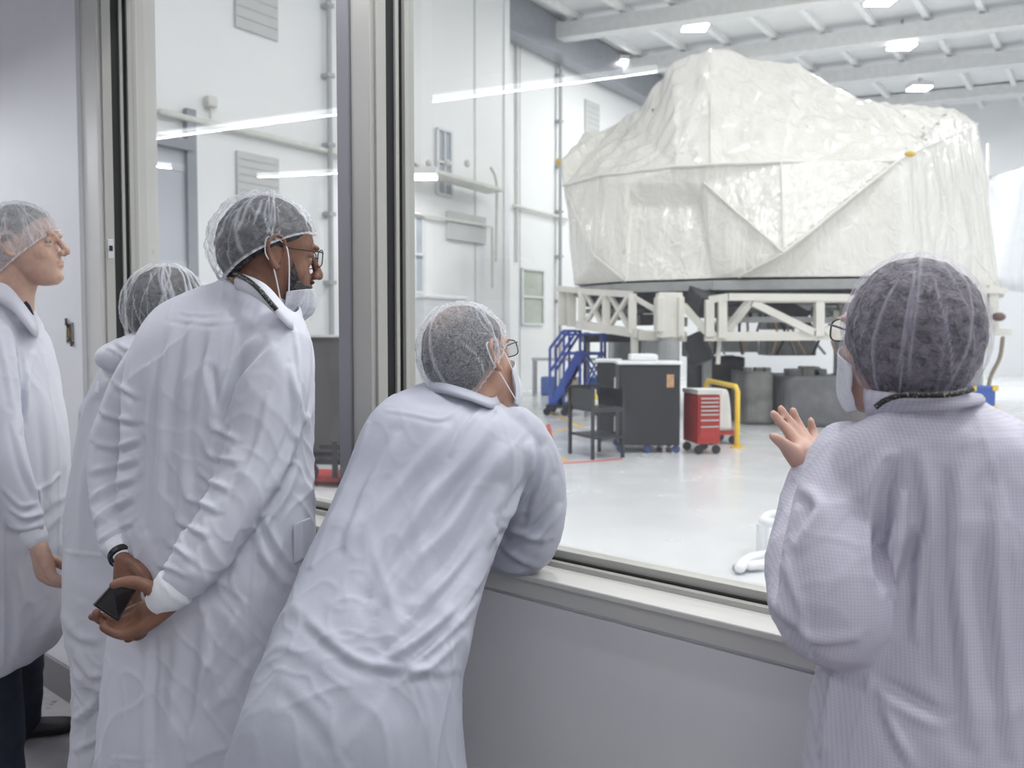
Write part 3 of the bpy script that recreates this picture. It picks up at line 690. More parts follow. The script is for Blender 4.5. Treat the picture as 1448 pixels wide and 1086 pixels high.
def hair_mat(name, dark, light, sc=38, bald=None, dist=1.6, det=5):
    t = NT(name); v = t.co()
    n = t.noise(v, sc, det, .65, dist)
    col = t.ramp(n, [(.36, lin(dark)), (.5, tuple((p+q)/2 for p, q in zip(lin(dark), lin(light)))), (.66, lin(light))])
    if bald:
        at = t.n('ShaderNodeAttribute'); at.attribute_name = 'thin'
        col = t.mix(t.math('MULTIPLY', at.outputs['Fac'], .8), col, lin(bald))
    return t.done(t.bsdf(col, .55, 0, .4, t.bump(n, .8, .01)))
def net_mat(name, a0, c=(238, 240, 246), fold=.8, fib=.16, sc=34):
    t = NT(name); v = t.co()
    at = t.n('ShaderNodeAttribute'); at.attribute_name = 'fold'
    n = t.noise(v, sc, 5, .7, 2.2); n2 = t.noise(v, 420, 2)
    rdg = t.math('SUBTRACT', 1, t.math('MULTIPLY', t.math('ABSOLUTE', t.math('SUBTRACT', n, .5)), 9))
    rdg = t.math('MAXIMUM', rdg, 0)
    a = t.math('ADD', a0, t.math('MULTIPLY', at.outputs['Fac'], fold)); a = t.math('ADD', a, t.math('MULTIPLY', rdg, fib)); a = t.math('ADD', a, t.math('MULTIPLY', t.math('SUBTRACT', n2, .5), .25))
    x = t.n('ShaderNodeClamp'); t.l(a, x.inputs[0]); x.inputs[1].default_value = 0; x.inputs[2].default_value = .95
    d = t.n('ShaderNodeBsdfDiffuse'); d.inputs[0].default_value = lin(c)+(1,); tl = t.n('ShaderNodeBsdfTranslucent'); tl.inputs[0].default_value = lin(c)+(1,)
    m0 = t.n('ShaderNodeMixShader'); m0.inputs[0].default_value = .3; t.l(d.outputs[0], m0.inputs[1]); t.l(tl.outputs[0], m0.inputs[2])
    tr = t.n('ShaderNodeBsdfTransparent'); m = t.n('ShaderNodeMixShader'); t.l(x.outputs[0], m.inputs[0]); t.l(tr.outputs[0], m.inputs[1]); t.l(m0.outputs[0], m.inputs[2])
    return t.done(m.outputs[0])
M_net = net_mat('hairnet_gauze', .10, fib=.10, fold=.8); M_netR = net_mat('hairnet_fine_gauze', .10, (226, 222, 236), .42, .12, 60); M_mask = net_mat('face_gauze', .5, fold=.4, sc=60); M_maskw = net_mat('face_mask_white', .86)
M_hairB = hair_mat('hair_black', (12, 11, 12), (82, 78, 80), 55, dist=1.1, det=3); M_hairR = hair_mat('hair_dark_curly', (10, 8, 10), (112, 104, 112), 72, dist=.9, det=2); M_hairG = hair_mat('hair_grey_black', (18, 18, 20), (88, 86, 88), 60, (190, 160, 140)); M_hairL = hair_mat('hair_brown', (60, 52, 46), (120, 108, 98), 30)
M_glf = mat('spectacle_frame', (34, 34, 40), .3); M_cord = mat('elastic_cord', (236, 236, 236), .6)
M_eye = mat('eye_white', (140, 130, 124), .3); M_iris = mat('eye_dark', (40, 30, 26), .15)
t = NT('lanyard_strap'); v = t.co(); n = t.noise(t.co((1, 1, 1)), 330, 1); M_lan = t.done(t.bsdf(t.ramp(n, [(.60, lin((22, 22, 24))), (.66, lin((150, 148, 136)))]), .5))
t = NT('lens_clear'); tr = t.n('ShaderNodeBsdfTransparent'); gl = t.n('ShaderNodeBsdfGlossy'); gl.inputs['Roughness'].default_value = .02; ms = t.n('ShaderNodeMixShader'); ms.inputs[0].default_value = .1; t.l(tr.outputs[0], ms.inputs[1]); t.l(gl.outputs[0], ms.inputs[2]); M_lens = t.done(ms.outputs[0])
# ---------------------------------------------------------------- people: builders
class Head:
    def __init__(s, px, py, Y, yaw, pitch=0, roll=0, k=1.0, ear=1.0):
        s.ear = ear; s.c = P(px, py, Y); s.k = k
        s.R = Matrix.Rotation(-math.radians(yaw), 3, 'Z') @ Matrix.Rotation(math.radians(pitch), 3, 'X') @ Matrix.Rotation(-math.radians(roll), 3, 'Y')
    def __call__(s, x, y, z): return s.c + s.R @ (Vector((x, y, z))*s.k)
def head_parts(mb, H, beard=0):
    prof = [(-.122, .070, .030, .020), (-.114, .080, .008, .034), (-.098, .086, -.02, .046), (-.075, .087, -.045, .054), (-.055, .090, -.062, .060), (-.03, .088, -.078, .066), (0, .084, -.090, .071), (.03, .093, -.098, .075), (.06, .084, -.095, .072), (.085, .065, -.084, .060), (.104, .037, -.06, .042), (.112, .010, -.03, .02)]
    keys = []
    for z, f_, b_, w in prof:
        c = H(0, (f_+b_)/2, z); keys.append((c, H(w, (f_+b_)/2, z)-c, H(0, f_, z)-c))
    loft(mb, keys, 3, 36, 2.15)
    mb.tube([H(0, .086, .022), H(0, .096, .004), H(0, .107, -.018), H(0, .112, -.03)], [.007, .008, .0105, .0115], 12, 3)   # nose
    for s in (-1, 1):
        mb.ell(H(.012*s, .1, -.034), [.009*H.k]*3, None, 10, 8)
        mb.ell(H(.03*s, .088, .024), (.022*H.k, .010*H.k, .008*H.k), H.R, 12, 8)      # brow ridge
        mb.ell(H(.028*s, .046, -.030), (.034*H.k, .0345*H.k, .036*H.k), H.R, 12, 8)     # cheekbone
        mb.ell(H(.032*s, .0745, .0085), (.016*H.k, .0128*H.k, .0085*H.k), H.R, 12, 8); mb.ell(H(.032*s, .0735, -.0085), (.015*H.k, .0105*H.k, .006*H.k), H.R, 12, 8)   # eyelids
        # ear: helix, concha and lobe
        ex = .073*s; w = s*getattr(H, 'ear', 1.0)
        mb.ell(H(ex+.004*w, -.012, -.004), (.006*H.k, .017*H.k, .028*H.k), H.R @ Matrix.Rotation(.25*w, 3, 'Z'), 12, 10)
        hel = [H(ex+.006*w, .006, .004), H(ex+.011*w, .006, .022), H(ex+.015*w, -.008, .034), H(ex+.018*w, -.024, .027), H(ex+.018*w, -.03, .008), H(ex+.014*w, -.024, -.012), H(ex+.009*w, -.012, -.03), H(ex+.005*w, -.002, -.03)]
        mb.tube(hel, [.004*H.k, .005*H.k, .0052*H.k, .0052*H.k, .005*H.k, .005*H.k, .0072*H.k, .005*H.k], 8, 3)
    mb.ell(H(0, .088, -.058), (.024*H.k, .010*H.k, .0055*H.k), H.R, 12, 8); mb.ell(H(0, .087, -.069), (.021*H.k, .010*H.k, .0065*H.k), H.R, 12, 8)
    mb.ell(H(0, .078, -.1), (.022*H.k, .014*H.k, .014*H.k), H.R, 12, 8)
def cap_mesh(name, H, rad, cen, rim, mt, par, puff=0, nphi=220, nt=90, folds=70, amp=.0032, ruffle=.0, seed=0, thin=None, gather=.06, lump=.0, short=0):
    r_ = np.random.default_rng(seed); zf, zs, zb = rim
    a = (zf+zb)/4+zs/2; c2 = a-zs; b1 = (zf-zb)/2
    ph = np.linspace(0, 2*np.pi, nphi, endpoint=False); tt = np.linspace(0.0, 1, nt)
    PH, T = np.meshgrid(ph, tt)
    zr = a+b1*np.cos(PH)+c2*np.cos(2*PH)
    pm = np.arccos(np.clip((zr-cen[2])/rad[2], -.96, .98)); ps = T*pm
    back = np.clip(-np.cos(PH), 0, 1)
    k = 1+puff*back*np.sin(ps)**2
    k = k*(1-gather*np.clip((T-.93)/.07, 0, 1))
    fold = np.zeros_like(PH)
    for i in range(folds+short):
        p0 = r_.uniform(0, 2*np.pi); I = r_.uniform(.25, 1)**1.3; w = r_.uniform(.010, .026)
        if i < folds: t0, t1 = r_.uniform(0, .55), r_.uniform(.7, 1.25)
        else: t0 = r_.uniform(.1, .9); t1 = t0+r_.uniform(.06, .16); w = .011
        pk = p0+r_.uniform(-.6, .6)*(T-.5)*(1 if i < folds else 6)+r_.uniform(.02, .14)*np.sin(T*r_.uniform(3, 9)+r_.uniform(0, 6))
        d = (PH-pk+np.pi) % (2*np.pi)-np.pi
        win = np.clip((T-t0)/.06, 0, 1)*np.clip((t1-T)/.1, 0, 1)
        fold = np.maximum(fold, I*np.exp(-(d*np.sin(ps).clip(.08)*.9/w)**2)*win)
    fold = np.maximum(fold, .8*np.clip((T-.965)/.02, 0, 1))
    q = np.stack([np.sin(ps)*np.sin(PH), np.sin(ps)*np.cos(PH), np.cos(ps)], -1)
    nn = pn((q*np.array([5, 5, 5])+seed).reshape(-1, 3)).reshape(PH.shape)
    rr = k[..., None]*np.array(rad)*q
    nrm = q
    disp = amp*fold + lump*nn + ruffle*np.sin(PH*46+3*np.sin(PH*7))*np.clip((T-.85)/.15, 0, 1)
    L = np.array(cen)+rr+nrm*disp[..., None]
    L = L.reshape(-1, 3)
    R = np.array(H.R); V_ = np.array(H.c)+(L*H.k)@R.T
    fs = []
    for i in range(nt-1):
        for j in range(nphi): j2 = (j+1) % nphi; fs.append((i*nphi+j, (i+1)*nphi+j, (i+1)*nphi+j2, i*nphi+j2))
    me = bpy.data.meshes.new(name); me.from_pydata(V_.tolist(), [], fs); 
    at = me.attributes.new('fold', 'FLOAT', 'POINT'); at.data.foreach_set('value', fold.astype(np.float32).ravel())
    if thin is not None:
        d = np.linalg.norm(q-np.array(thin[:3]), axis=-1); a2 = me.attributes.new('thin', 'FLOAT', 'POINT')
        tv = np.clip(1.15-d/thin[3], 0, 1)*np.clip(.75+1.6*pn((q*14).reshape(-1, 3)).reshape(PH.shape), 0, 1)
        a2.data.foreach_set('value', tv.astype(np.float32).ravel())
    me.materials.append(mt); return link(name, me, par, True)
FPROF = [(-.145, .050, .022), (-.132, .070, .034), (-.1255, .076, .040), (-.1185, .0845, .047), (-.104, .0915, .055), (-.08, .093, .0615), (-.062, .0915, .0655), (-.05, .090, .068), (-.03, .094, .071), (-.015, .098, .073), (0, .094, .074)]
def face_pt(z, a, off=0, bulge=0):
    for (z0, f0, w0), (z1, f1, w1) in zip(FPROF, FPROF[1:]):
        if z <= z1 or z1 == 0:
            t_ = max(0, min(1, (z-z0)/(z1-z0))); f_ = f0+(f1-f0)*t_; w_ = w0+(w1-w0)*t_; break
    c = max(0, math.cos(a))
    return ((w_+off)*math.sin(a), .010+(f_-.010+off+bulge*c)*c**.8 - (.02*(abs(a)-1.57) if abs(a) > 1.57 else 0), z)
def mask_mesh(H, par, mt, z0, z1, az, bulge=.012, off=.005, seed=0, loops=True):
    nu, nv = 60, 36; vs = []; fo = []
    rr = np.random.default_rng(seed); ks = [(rr.uniform(-az, az), rr.uniform(.5, 1), rr.uniform(-.4, .4)) for _ in range(12)]
    for j in range(nv):
        s = j/(nv-1)
        for i in range(nu):
            a = -az+2*az*i/(nu-1); q = abs(a)/az; z = z0+(z1-z0)*s; zm = (z0+z1)/2; z = zm+(z-zm)*(1-.35*q**3)
            f_ = max(I*math.exp(-((a-p-sl*(s-.5))/.05)**2) for p, I, sl in ks)*math.sin(math.pi*s)**.5
            edge = 1 if (j in (0, nv-1) or i in (0, nu-1)) else 0
            vs.append(H(*face_pt(z, a, off+.003*f_+.001*math.sin(a*9+s*5), bulge*math.sin(math.pi*min(1, s*.8+.2))))); fo.append(max(f_*.8, edge))
    me = bpy.data.meshes.new('face_mask'); me.from_pydata([tuple(v) for v in vs], [], [(j*nu+i, j*nu+i+1, (j+1)*nu+i+1, (j+1)*nu+i) for j in range(nv-1) for i in range(nu-1)])
    at = me.attributes.new('fold', 'FLOAT', 'POINT'); at.data.foreach_set('value', np.array(fo, np.float32)); me.materials.append(mt)
    o = link('face_mask', me, par, True)
    so = o.modifiers.new('thick', 'SOLIDIFY'); so.thickness = .0012
    for s in (-1, 1) if loops else ():
        a = s*az*.97; zm = (z0+z1)/2; hz = (z1-z0)*.29
        p1 = H(*face_pt(zm+hz, a, off+.001)); p2 = H(*face_pt(zm-hz, a, off+.001))
        ear = H(s*.084, -.028, .03); earb = H(s*.088, -.034, -.005); lo = H(s*.08, -.012, -.036)
        b = MB(); b.tube([p1, H(s*.083, .012, .01), ear, earb, lo, p2], .0016, 8, 4); b.build('ear_loop', M_cord, o, True)
    return o
def spectacles(H, par):
    b = MB(); o = None
    root = None
    for s in (-1, 1):
        pts = []
        for i in range(25):
            a = 2*math.pi*i/24; x = .031*s+.026*math.copysign(abs(math.cos(a))**.6, math.cos(a)); z = .004+.018*math.copysign(abs(math.sin(a))**.6, math.sin(a))
            pts.append(H(x, .106-abs(x)*.14, z))
        b.tube(pts, .0013, 8, 1, False)
        b.tube([H(.057*s, .098, .012), H(.066*s, .088, .014), H(.08*s, .02, .012), H(.082*s, -.012, .016), H(.08*s, -.03, .0)], .0016, 8, 3)
    b.tube([H(-.007, .105, .006), H(0, .108, .009), H(.007, .105, .006)], .0012, 8, 3)
    o = b.build('eyeglasses', M_glf, par, True)
    for s in (-1, 1):
        pts = [H(.031*s+.025*math.copysign(abs(math.cos(a))**.6, math.cos(a)), .106-abs(.031*s+.025*math.cos(a))*.14, .004+.017*math.copysign(abs(math.sin(a))**.6, math.sin(a))) for a in [2*math.pi*i/24 for i in range(24)]]
        l = MB(); l.hexa(pts, H.R @ Vector((0, .0012, 0))); l.build('lens', M_lens, o)
    return o
def torso_keys(rings, inset=0):
    K = []
    for xl, yl, YL, xr, yr, YR, b in rings:
        A = P(xl, yl, YL); B = P(xr, yr, YR); c = (A+B)/2; ax = (B-A)/2; d = Vector((-ax.y, ax.x, 0)).normalized()
        L = ax.length
        K.append((c, ax*max(.3, (L-inset)/L), d*max(.02, b-inset)))
    return K
def arm_pts(path): return [P(x, y, Y) for x, y, Y, r in path], [r for *_, r in path]
def finger(mb, pts, rs): mb.tube(pts, rs, 12, 4)
def pix_hand(mb, chains):
    for ch in chains: finger(mb, [P(x, y, Y) for x, y, Y, r in ch], [r for *_, r in ch])
def gen_hand(mb, w, d, n, side, curl=(.5, .6, .5), k=1.0, thumb=.6):
    """hand from the wrist w along d; n points out of the palm; side +1/-1 puts the thumb"""
    w = Vector(w); d = Vector(d).normalized(); n = Vector(n); n = (n-d*n.dot(d)).normalized(); l = d.cross(n)*side
    offs = (.03, .01, -.010, -.029); L = ((.045, .026, .021), (.05, .03, .022), (.046, .028, .021), (.036, .021, .018)); R = (.0098, .0100, .0094, .0082)
    for o_, Ls, r in zip(offs, L, R):
        pts = [w, w+(d*.045+l*o_*.75)*k, w+(d*(.092-abs(o_)*.25)+l*o_)*k]; rs = [.017*k, .0145*k, .0112*k]; a = 0; p = pts[-1]
        for seg, c in zip(Ls, curl):
            a += c; p = p+(d*math.cos(a)+n*math.sin(a)-l*o_*.4)*seg*k; pts.append(p); rs.append(r*k*(1 if len(rs) < 5 else .86))
        finger(mb, pts, rs)
    pts = [w+d*.01*k+l*.012*k, w+(d*.038+l*.032+n*.012)*k, w+(d*.066+l*(.048-.015*thumb)+n*(.018+.02*thumb))*k, w+(d*.092+l*(.052-.04*thumb)+n*(.022+.03*thumb))*k]
    finger(mb, pts, [.015*k, .014*k, .011*k, .0088*k])
    mb.ell(w+d*.05*k, (.034*k, .034*k, .034*k*.5), Matrix((l, d, n)).transposed(), 14, 10)
def stroke_field(V_, N, strokes):
    px, py = proj(V_); cam_ = np.array([0, 0, CAMZ]); vd = cam_-V_; vd /= np.linalg.norm(vd, axis=1)[:, None]
    face = np.clip(((N*vd).sum(1)-.02)*5, 0, 1); D = np.zeros(len(V_))
    for amp, w, pts, *mode in strokes:
        q = np.array(crm([np.array(p, float) for p in pts], 5)) if len(pts) > 2 else np.array(pts, float)
        lo = q.min(0)-3.2*w; hi = q.max(0)+3.2*w
        m = np.where((px > lo[0]) & (px < hi[0]) & (py > lo[1]) & (py < hi[1]) & (face > 0))[0]
        if not len(m): continue
        x, y = px[m], py[m]; best = np.full(len(m), 1e9); sd = np.zeros(len(m)); al = np.zeros(len(m)); n = len(q)-1
        for i in range(n):
            a, b_ = q[i], q[i+1]; d = b_-a; L = d@d+1e-9; t_ = np.clip(((x-a[0])*d[0]+(y-a[1])*d[1])/L, 0, 1)
            dx, dy = x-a[0]-t_*d[0], y-a[1]-t_*d[1]; dd = np.hypot(dx, dy); s = np.sign(d[0]*dy-d[1]*dx); u = dd < best
            best[u] = dd[u]; sd[u] = (s*dd)[u]; al[u] = ((i+t_)/n)[u]
        tp = 1 if mode and 's' in mode[0] else np.sin(np.pi*np.clip(al*.9+.05, 0, 1))**.6
        if mode and 's' in mode[0]: f = np.exp(-(best/w)**2)*(best < 3*w)
        else: f = np.exp(-(sd/w)**2)-.7*np.exp(-((sd-1.5*w)/(1.1*w))**2)
        D[m] += amp*.001*f*tp*face[m]
    return D
def garment(name, mb, mt, par, strokes=(), voxel=.005, it=10, A=(.0042, .0016, .0), zdir=2.2, seed=0, mask=None):
    me = remesh(mb, voxel, it, name); V_ = mv(me); N = mn(me)
    wq = np.stack([pn(V_*2.6+seed), pn(V_*2.6+seed+5), pn(V_*2.6+seed+9)], 1)
    n1 = pn(V_*np.array([5.5, 5.5, zdir*.75])+wq*1.2+seed); c, s_ = math.cos(.6), math.sin(.6)
    q = V_ @ np.array([[c, 0, s_], [0, 1, 0], [-s_, 0, c]]); n2 = pn(q*np.array([9, 9, 3.2])+wq*1.5+seed+3); q = V_ @ np.array([[c, 0, -s_], [0, 1, 0], [s_, 0, c]]); n3 = pn(q*np.array([13, 13, 5])+wq*1.8+seed+7)
    am = np.clip(.6+1.2*pn(V_*2.2+seed+2), .15, 1.3)
    d = A[0]*(np.exp(-(n1*5)**2)-.4+.5*n2)+A[1]*am*(2*np.exp(-np.abs(n2)*9)-.5)+A[1]*.8*am*(2*np.exp(-np.abs(n3)*10)-.5)+A[2]*pn(V_*30+seed)
    d += stroke_field(V_, N, strokes)
    setv(me, V_+N*d[:, None]); me.materials.append(mt)
    return link(name, me, par, True)
def collar(par, loop_lo, loop_hi, mt, th=.004):
    """standing band through two closed pixel/depth loops"""
    lo = [P(*q) for q in loop_lo]; hi = [P(*q) for q in loop_hi]; n = len(lo); m = 6
    def ring(l): 
        A = [np.array(p) for p in l]; A = A[-2:]+A+A[:2]; r = crm(A, m); return [Vector(p) for p in r[2*m:-(2*m)+m-1]][:n*m]
    a, b_ = ring(lo), ring(hi); c = sum(a, Vector())/len(a)
    def off(l, t_): 
        cc = sum(l, Vector())/len(l); return [p+Vector((p.x-cc.x, p.y-cc.y, 0)).normalized()*t_ for p in l]
    mid = [p.lerp(q, .5) for p, q in zip(a, b_)]
    R = [a, mid, b_, off(b_, th), off(mid, th*1.6), off(a, th*1.2), a]
    mb = MB(); N_ = len(a); mb.v = [tuple(p) for r in R[:-1] for p in r]
    for i in range(6):
        for j in range(N_): mb.f.append((i*N_+j, i*N_+(j+1) % N_, ((i+1) % 6)*N_+(j+1) % N_, ((i+1) % 6)*N_+j)); mb.m.append(0)
    return mb.build('collar', mt, par, True)
def strap(name, pts, w, th, mt, par, up=None):
    q, _ = crv([P(*p) for p in pts], [1]*len(pts), 6); R = []; cam_ = Vector((0, 0, CAMZ))
    for i, p in enumerate(q):
        t_ = (q[min(i+1, len(q)-1)]-q[max(0, i-1)]).normalized(); nrm = (cam_-p).normalized(); nrm = (nrm-t_*nrm.dot(t_)).normalized(); s = t_.cross(nrm)
        R.append([p+s*w/2-nrm*th/2, p+s*w/2+nrm*th/2, p-s*w/2+nrm*th/2, p-s*w/2-nrm*th/2])
    b = MB(); b.rings(R); return b.build(name, mt, par, True)
def cuff(par, a, b_, r0, r1):
    mb = MB(); A = P(*a); B = P(*b_); d = (B-A)
    mb.tube([A, A+d*.2, A+d*.5, A+d*.85, B], [r0*.9, r0, (r0+r1)/2, r1, r1*.93], 24, 2)
    return mb.build('cuff', M_knit, par, True)
def shoe(par, fp, yaw, mt, k=1.0):
    s, c = math.sin(math.radians(yaw)), math.cos(math.radians(yaw)); fx, rt = Vector((s, c, 0)), Vector((c, -s, 0)); fp = Vector((fp[0], fp[1], 0)); keys = []
    for t_, w, h in ((-.075, .022, .05), (-.06, .034, .075), (-.01, .037, .085), (.05, .04, .062), (.11, .046, .05), (.16, .042, .042), (.185, .022, .03)):
        keys.append((fp+fx*t_*k+Vector((0, 0, h/2*k+.001)), rt*w*k, Vector((0, 0, h/2*k))))
    mb = MB(); loft(mb, keys, 3, 24, 2.8); return mb.build('shoe', mt, par, True)
def make_person(sp):
    H = sp['head']; label = sp['label']
    mb = MB(); head_parts(mb, H)
    K = torso_keys(sp['torso'], .028); nb_ = sp.get('hips', len(K)-1)
    loft(mb, K[:nb_+1], 3, 32, 2.2)
    top = K[0][0]
    mb.tube([H(0, -.022, -.02), H(0, -.03, -.075), (H(0, -.04, -.12)+top)/2, top+Vector((0, 0, -.06))], [.054*H.k, .054*H.k, .058*H.k, .07], 20, 4)
    for arm in sp['arms']:
        p, r = arm_pts(arm); mb.tube(p, [min(.048, max(.026, x-.02)) for x in r[:-1]]+[.0265], 16, 4)
    for fn in sp['hands']: fn(mb)
    hc = K[nb_][0]; feet = sp['feet']; yaw = sp['yaw']; rt = (-K[nb_][2] if sp.get('side') else K[nb_][1]).normalized(); rt.z = 0; fw = Vector((math.sin(math.radians(yaw)), math.cos(math.radians(yaw)), 0))
    hw_ = (K[nb_][2] if sp.get('side') else K[nb_][1]).length+.028; legs = []
    for s, ft in zip((-1, 1), feet):
        hip = Vector((hc.x, hc.y, max(.78, hc.z)))+rt*min(.085, hw_*.40)*s; an = Vector((ft[0], ft[1], .075)); kn = hip.lerp(an, .5)+fw*.015
        legs.append((hip, kn, an)); mb.tube([hip, hip.lerp(kn, .5), kn, kn.lerp(an, .4), an], [.062, .060, .052, .052, .036], 20, 3)
        f2 = Vector((ft[0], ft[1], .03)); mb.tube([an, f2+fw*.02, f2+fw*.09], [.034, .026, .014], 14, 3)
    me = remesh(mb, .0037, 4, 'person'); me.materials.append(sp['skin'])
    base = Vector((hc.x, hc.y, 0)); V_ = mv(me); setv(me, V_-np.array(base))
    root = link('person', me, None, True); root.location = base; tag(root, label, 'person'); bpy.context.view_layer.update()
    for s in (-1, 1):
        b = MB(); b.ell(H(.032*s, .0715, .0), [.0118*H.k]*3); e = b.build('eye', [M_eye, M_iris], root, True)
        b2 = MB(); b2.ell(H(.032*s, .0795, .0), [.0048*H.k]*3); b2.build('iris', M_iris, e, True)
    # garment
    mb = MB(); loft(mb, torso_keys(sp['torso']), 4, 44, 2.3)
    for arm in sp['arms']:
        p, r = arm_pts(arm); mb.tube(p, r, 22, 5)
    if sp.get('extra'): sp['extra'](mb)
    gname = sp.get('gname', 'lab_coat')
    if sp.get('gextra_legs'):
        for hip, kn, an in legs: mb.tube([hip, hip.lerp(kn, .5), kn, kn.lerp(an, .5), an], [.12, .11, .098, .094, .088], 22, 4)
    coat = garment(gname, mb, sp['coat'], root, sp.get('strokes', ()), seed=sp.get('seed', 1), A=sp.get('A', (.0042, .0016, .0)))
    if not sp.get('gextra_legs'):
        for i, (hip, kn, an) in enumerate(legs):
            mb = MB(); mb.tube([hip+Vector((0, 0, -.02)), hip.lerp(kn, .5), kn, kn.lerp(an, .5), an+Vector((0, 0, -.02))], [min(.088, hw_*.42)]*2+[.072, .074, .07], 24, 5)
            me = remesh(mb, .007, 4, 'trouser_leg'); V_ = mv(me); N = mn(me); setv(me, V_+N*(.005*pn(V_*np.array([9, 9, 16])))[:, None]); me.materials.append(sp['trousers']); link('trouser_leg', me, root, True)
    for ft in feet: shoe(root, ft, sp.get('toe', yaw), sp.get('shoe', M_shoe))
    return root, coat, H
M_shoe = mat('shoe_black', (24, 24, 26), .45); M_jean = mat('dark_denim', (30, 36, 52), .8, var=.35, scale=12, bump=.4, bscale=300, bdist=.001); M_trs = mat('dark_trousers', (38, 39, 44), .8)
# ================================================================ the wrapped spacecraft
t = NT('white_film_cover'); v = t.co()
n1 = t.noise(v, .9, 4); n2 = t.noise(t.co((1, 1, .45)), 3.2, 5, .6, .8); n3 = t.noise(v, 11, 4, .6)
c = t.ramp(n1, [(.3, lin((232, 230, 223))), (.7, lin((240, 238, 233)))])
def rdg(x, k=5): return t.math('MAXIMUM', t.math('SUBTRACT', 1, t.math('MULTIPLY', t.math('ABSOLUTE', t.math('SUBTRACT', x, .5)), k)), 0)
h = t.math('ADD', t.math('MULTIPLY', n2, .8), t.math('MULTIPLY', n3, .22))
h = t.math('ADD', h, t.math('MULTIPLY', rdg(t.noise(t.co((1.3, 1.3, .4)), 1.7, 3, .5, 1.2), 6), .55)); h = t.math('ADD', h, t.math('MULTIPLY', rdg(t.noise(t.co((1, 1, .8)), 3.4, 2, .5, .8), 8), .3))
M_film = t.done(t.bsdf(c, .17, 0, .8, t.bump(h, .3, .085)))
M_film2 = mat('white_film_seam', (232, 230, 224), .35, bump=.2, bscale=20)
ctr = P(1090, 300, 16.5); base = Vector((ctr.x, ctr.y, 0))
ship = empty('spacecraft', (ctr.x, ctr.y, P(1090, 396, 13).z), 'huge spacecraft wrapped in glossy white film on the truss stand', 'spacecraft')
V = dict(L1=(791,230,15.6), L2=(797,262,15.3), L3=(812,395,15.0), T1=(824,190,16.4), T2=(860,183,16.4), T3=(888,160,16.2), T4=(903,156,16),
 T5=(952,88,15.2), T6=(1005,71,14.9), T7=(1131,88,15.2), T8=(1154,104,15.2), T9=(1216,142,14.6), T10=(1236,142,14.3), T11=(1349,153,15.6), T12=(1382,175,16),
 R1=(1397,244,15.8), R2=(1412,394,15.4), M1=(845,249,14.5), M3=(955,236,13.5), M4=(1005,232,13.2), M5=(1105,229,12.9), M6=(1183,230,12.9), M7=(1270,227,12.7),
 A=(1277,202,13.2), A2=(1284,219,12.8), B2=(884,391,13.9), BP=(1009,392,13.2), B3=(1045,392,13.0), B5=(1285,392,12.7), C1=(841,363,14.2),
 PA=(887,260,13.95), PB=(995,259,13.3), PC=(988,290,13.55), PD=(893,290,14.1), CC=(1108,357,12.55), Q1=(1230,166,14.0), Q2=(1330,170,14.4), Q3=(1052,160,14.0), Q4=(915,200,14.9))
VP = {k: P(*q) for k, q in V.items()}
for kx in 'L3 B2 BP B3 B5 R2'.split(): VP[kx].z = P(1045, 392, 13.0).z
upper = ['L1 T1 T2 M1 L2', 'T2 T3 Q4 M1', 'T3 T4 Q4', 'T4 T5 Q4', 'Q4 T5 M3', 'Q4 M3 M1', 'T5 T6 M4 M3', 'T6 Q3 M4', 'T6 T7 Q3', 'Q3 M5 M4', 'Q3 T7 M5', 'T7 T8 M5', 'T8 T9 M6 M5', 'T9 Q1 M6', 'T9 T10 Q1', 'Q1 A M7 M6', 'Q1 T10 A', 'T10 T11 Q2 A', 'Q2 T11 T12', 'A Q2 T12 A2', 'A A2 M7']
lower = ['L2 M1 C1 L3', 'M1 PA B2 C1', 'C1 B2 L3', 'PA PB PC PD', 'PA PD B2', 'PD PC BP B2', 'PB BP PC', 'M1 M3 PB PA', 'M3 M4 PB', 'M4 M5 PB', 'PB M5 CC', 'PB CC BP', 'CC B3 BP', 'M5 M7 CC', 'M5 M6 M7', 'CC M7 B3', 'M7 B5 B3', 'M7 A2 R2 B5', 'A2 T12 R1', 'A2 R1 R2']
back = {}
for kx in 'L1 T1 T2 T3 T4 T5 T6 T7 T8 T9 T10 T11 T12 R1 R2 L3 L2'.split():
    q = VP[kx].copy(); back[kx] = Vector((q.x*1.0+ (1.4 if q.x < 6 else 1.9), q.y+3.8, q.z-.1*(q.z-2.6)))
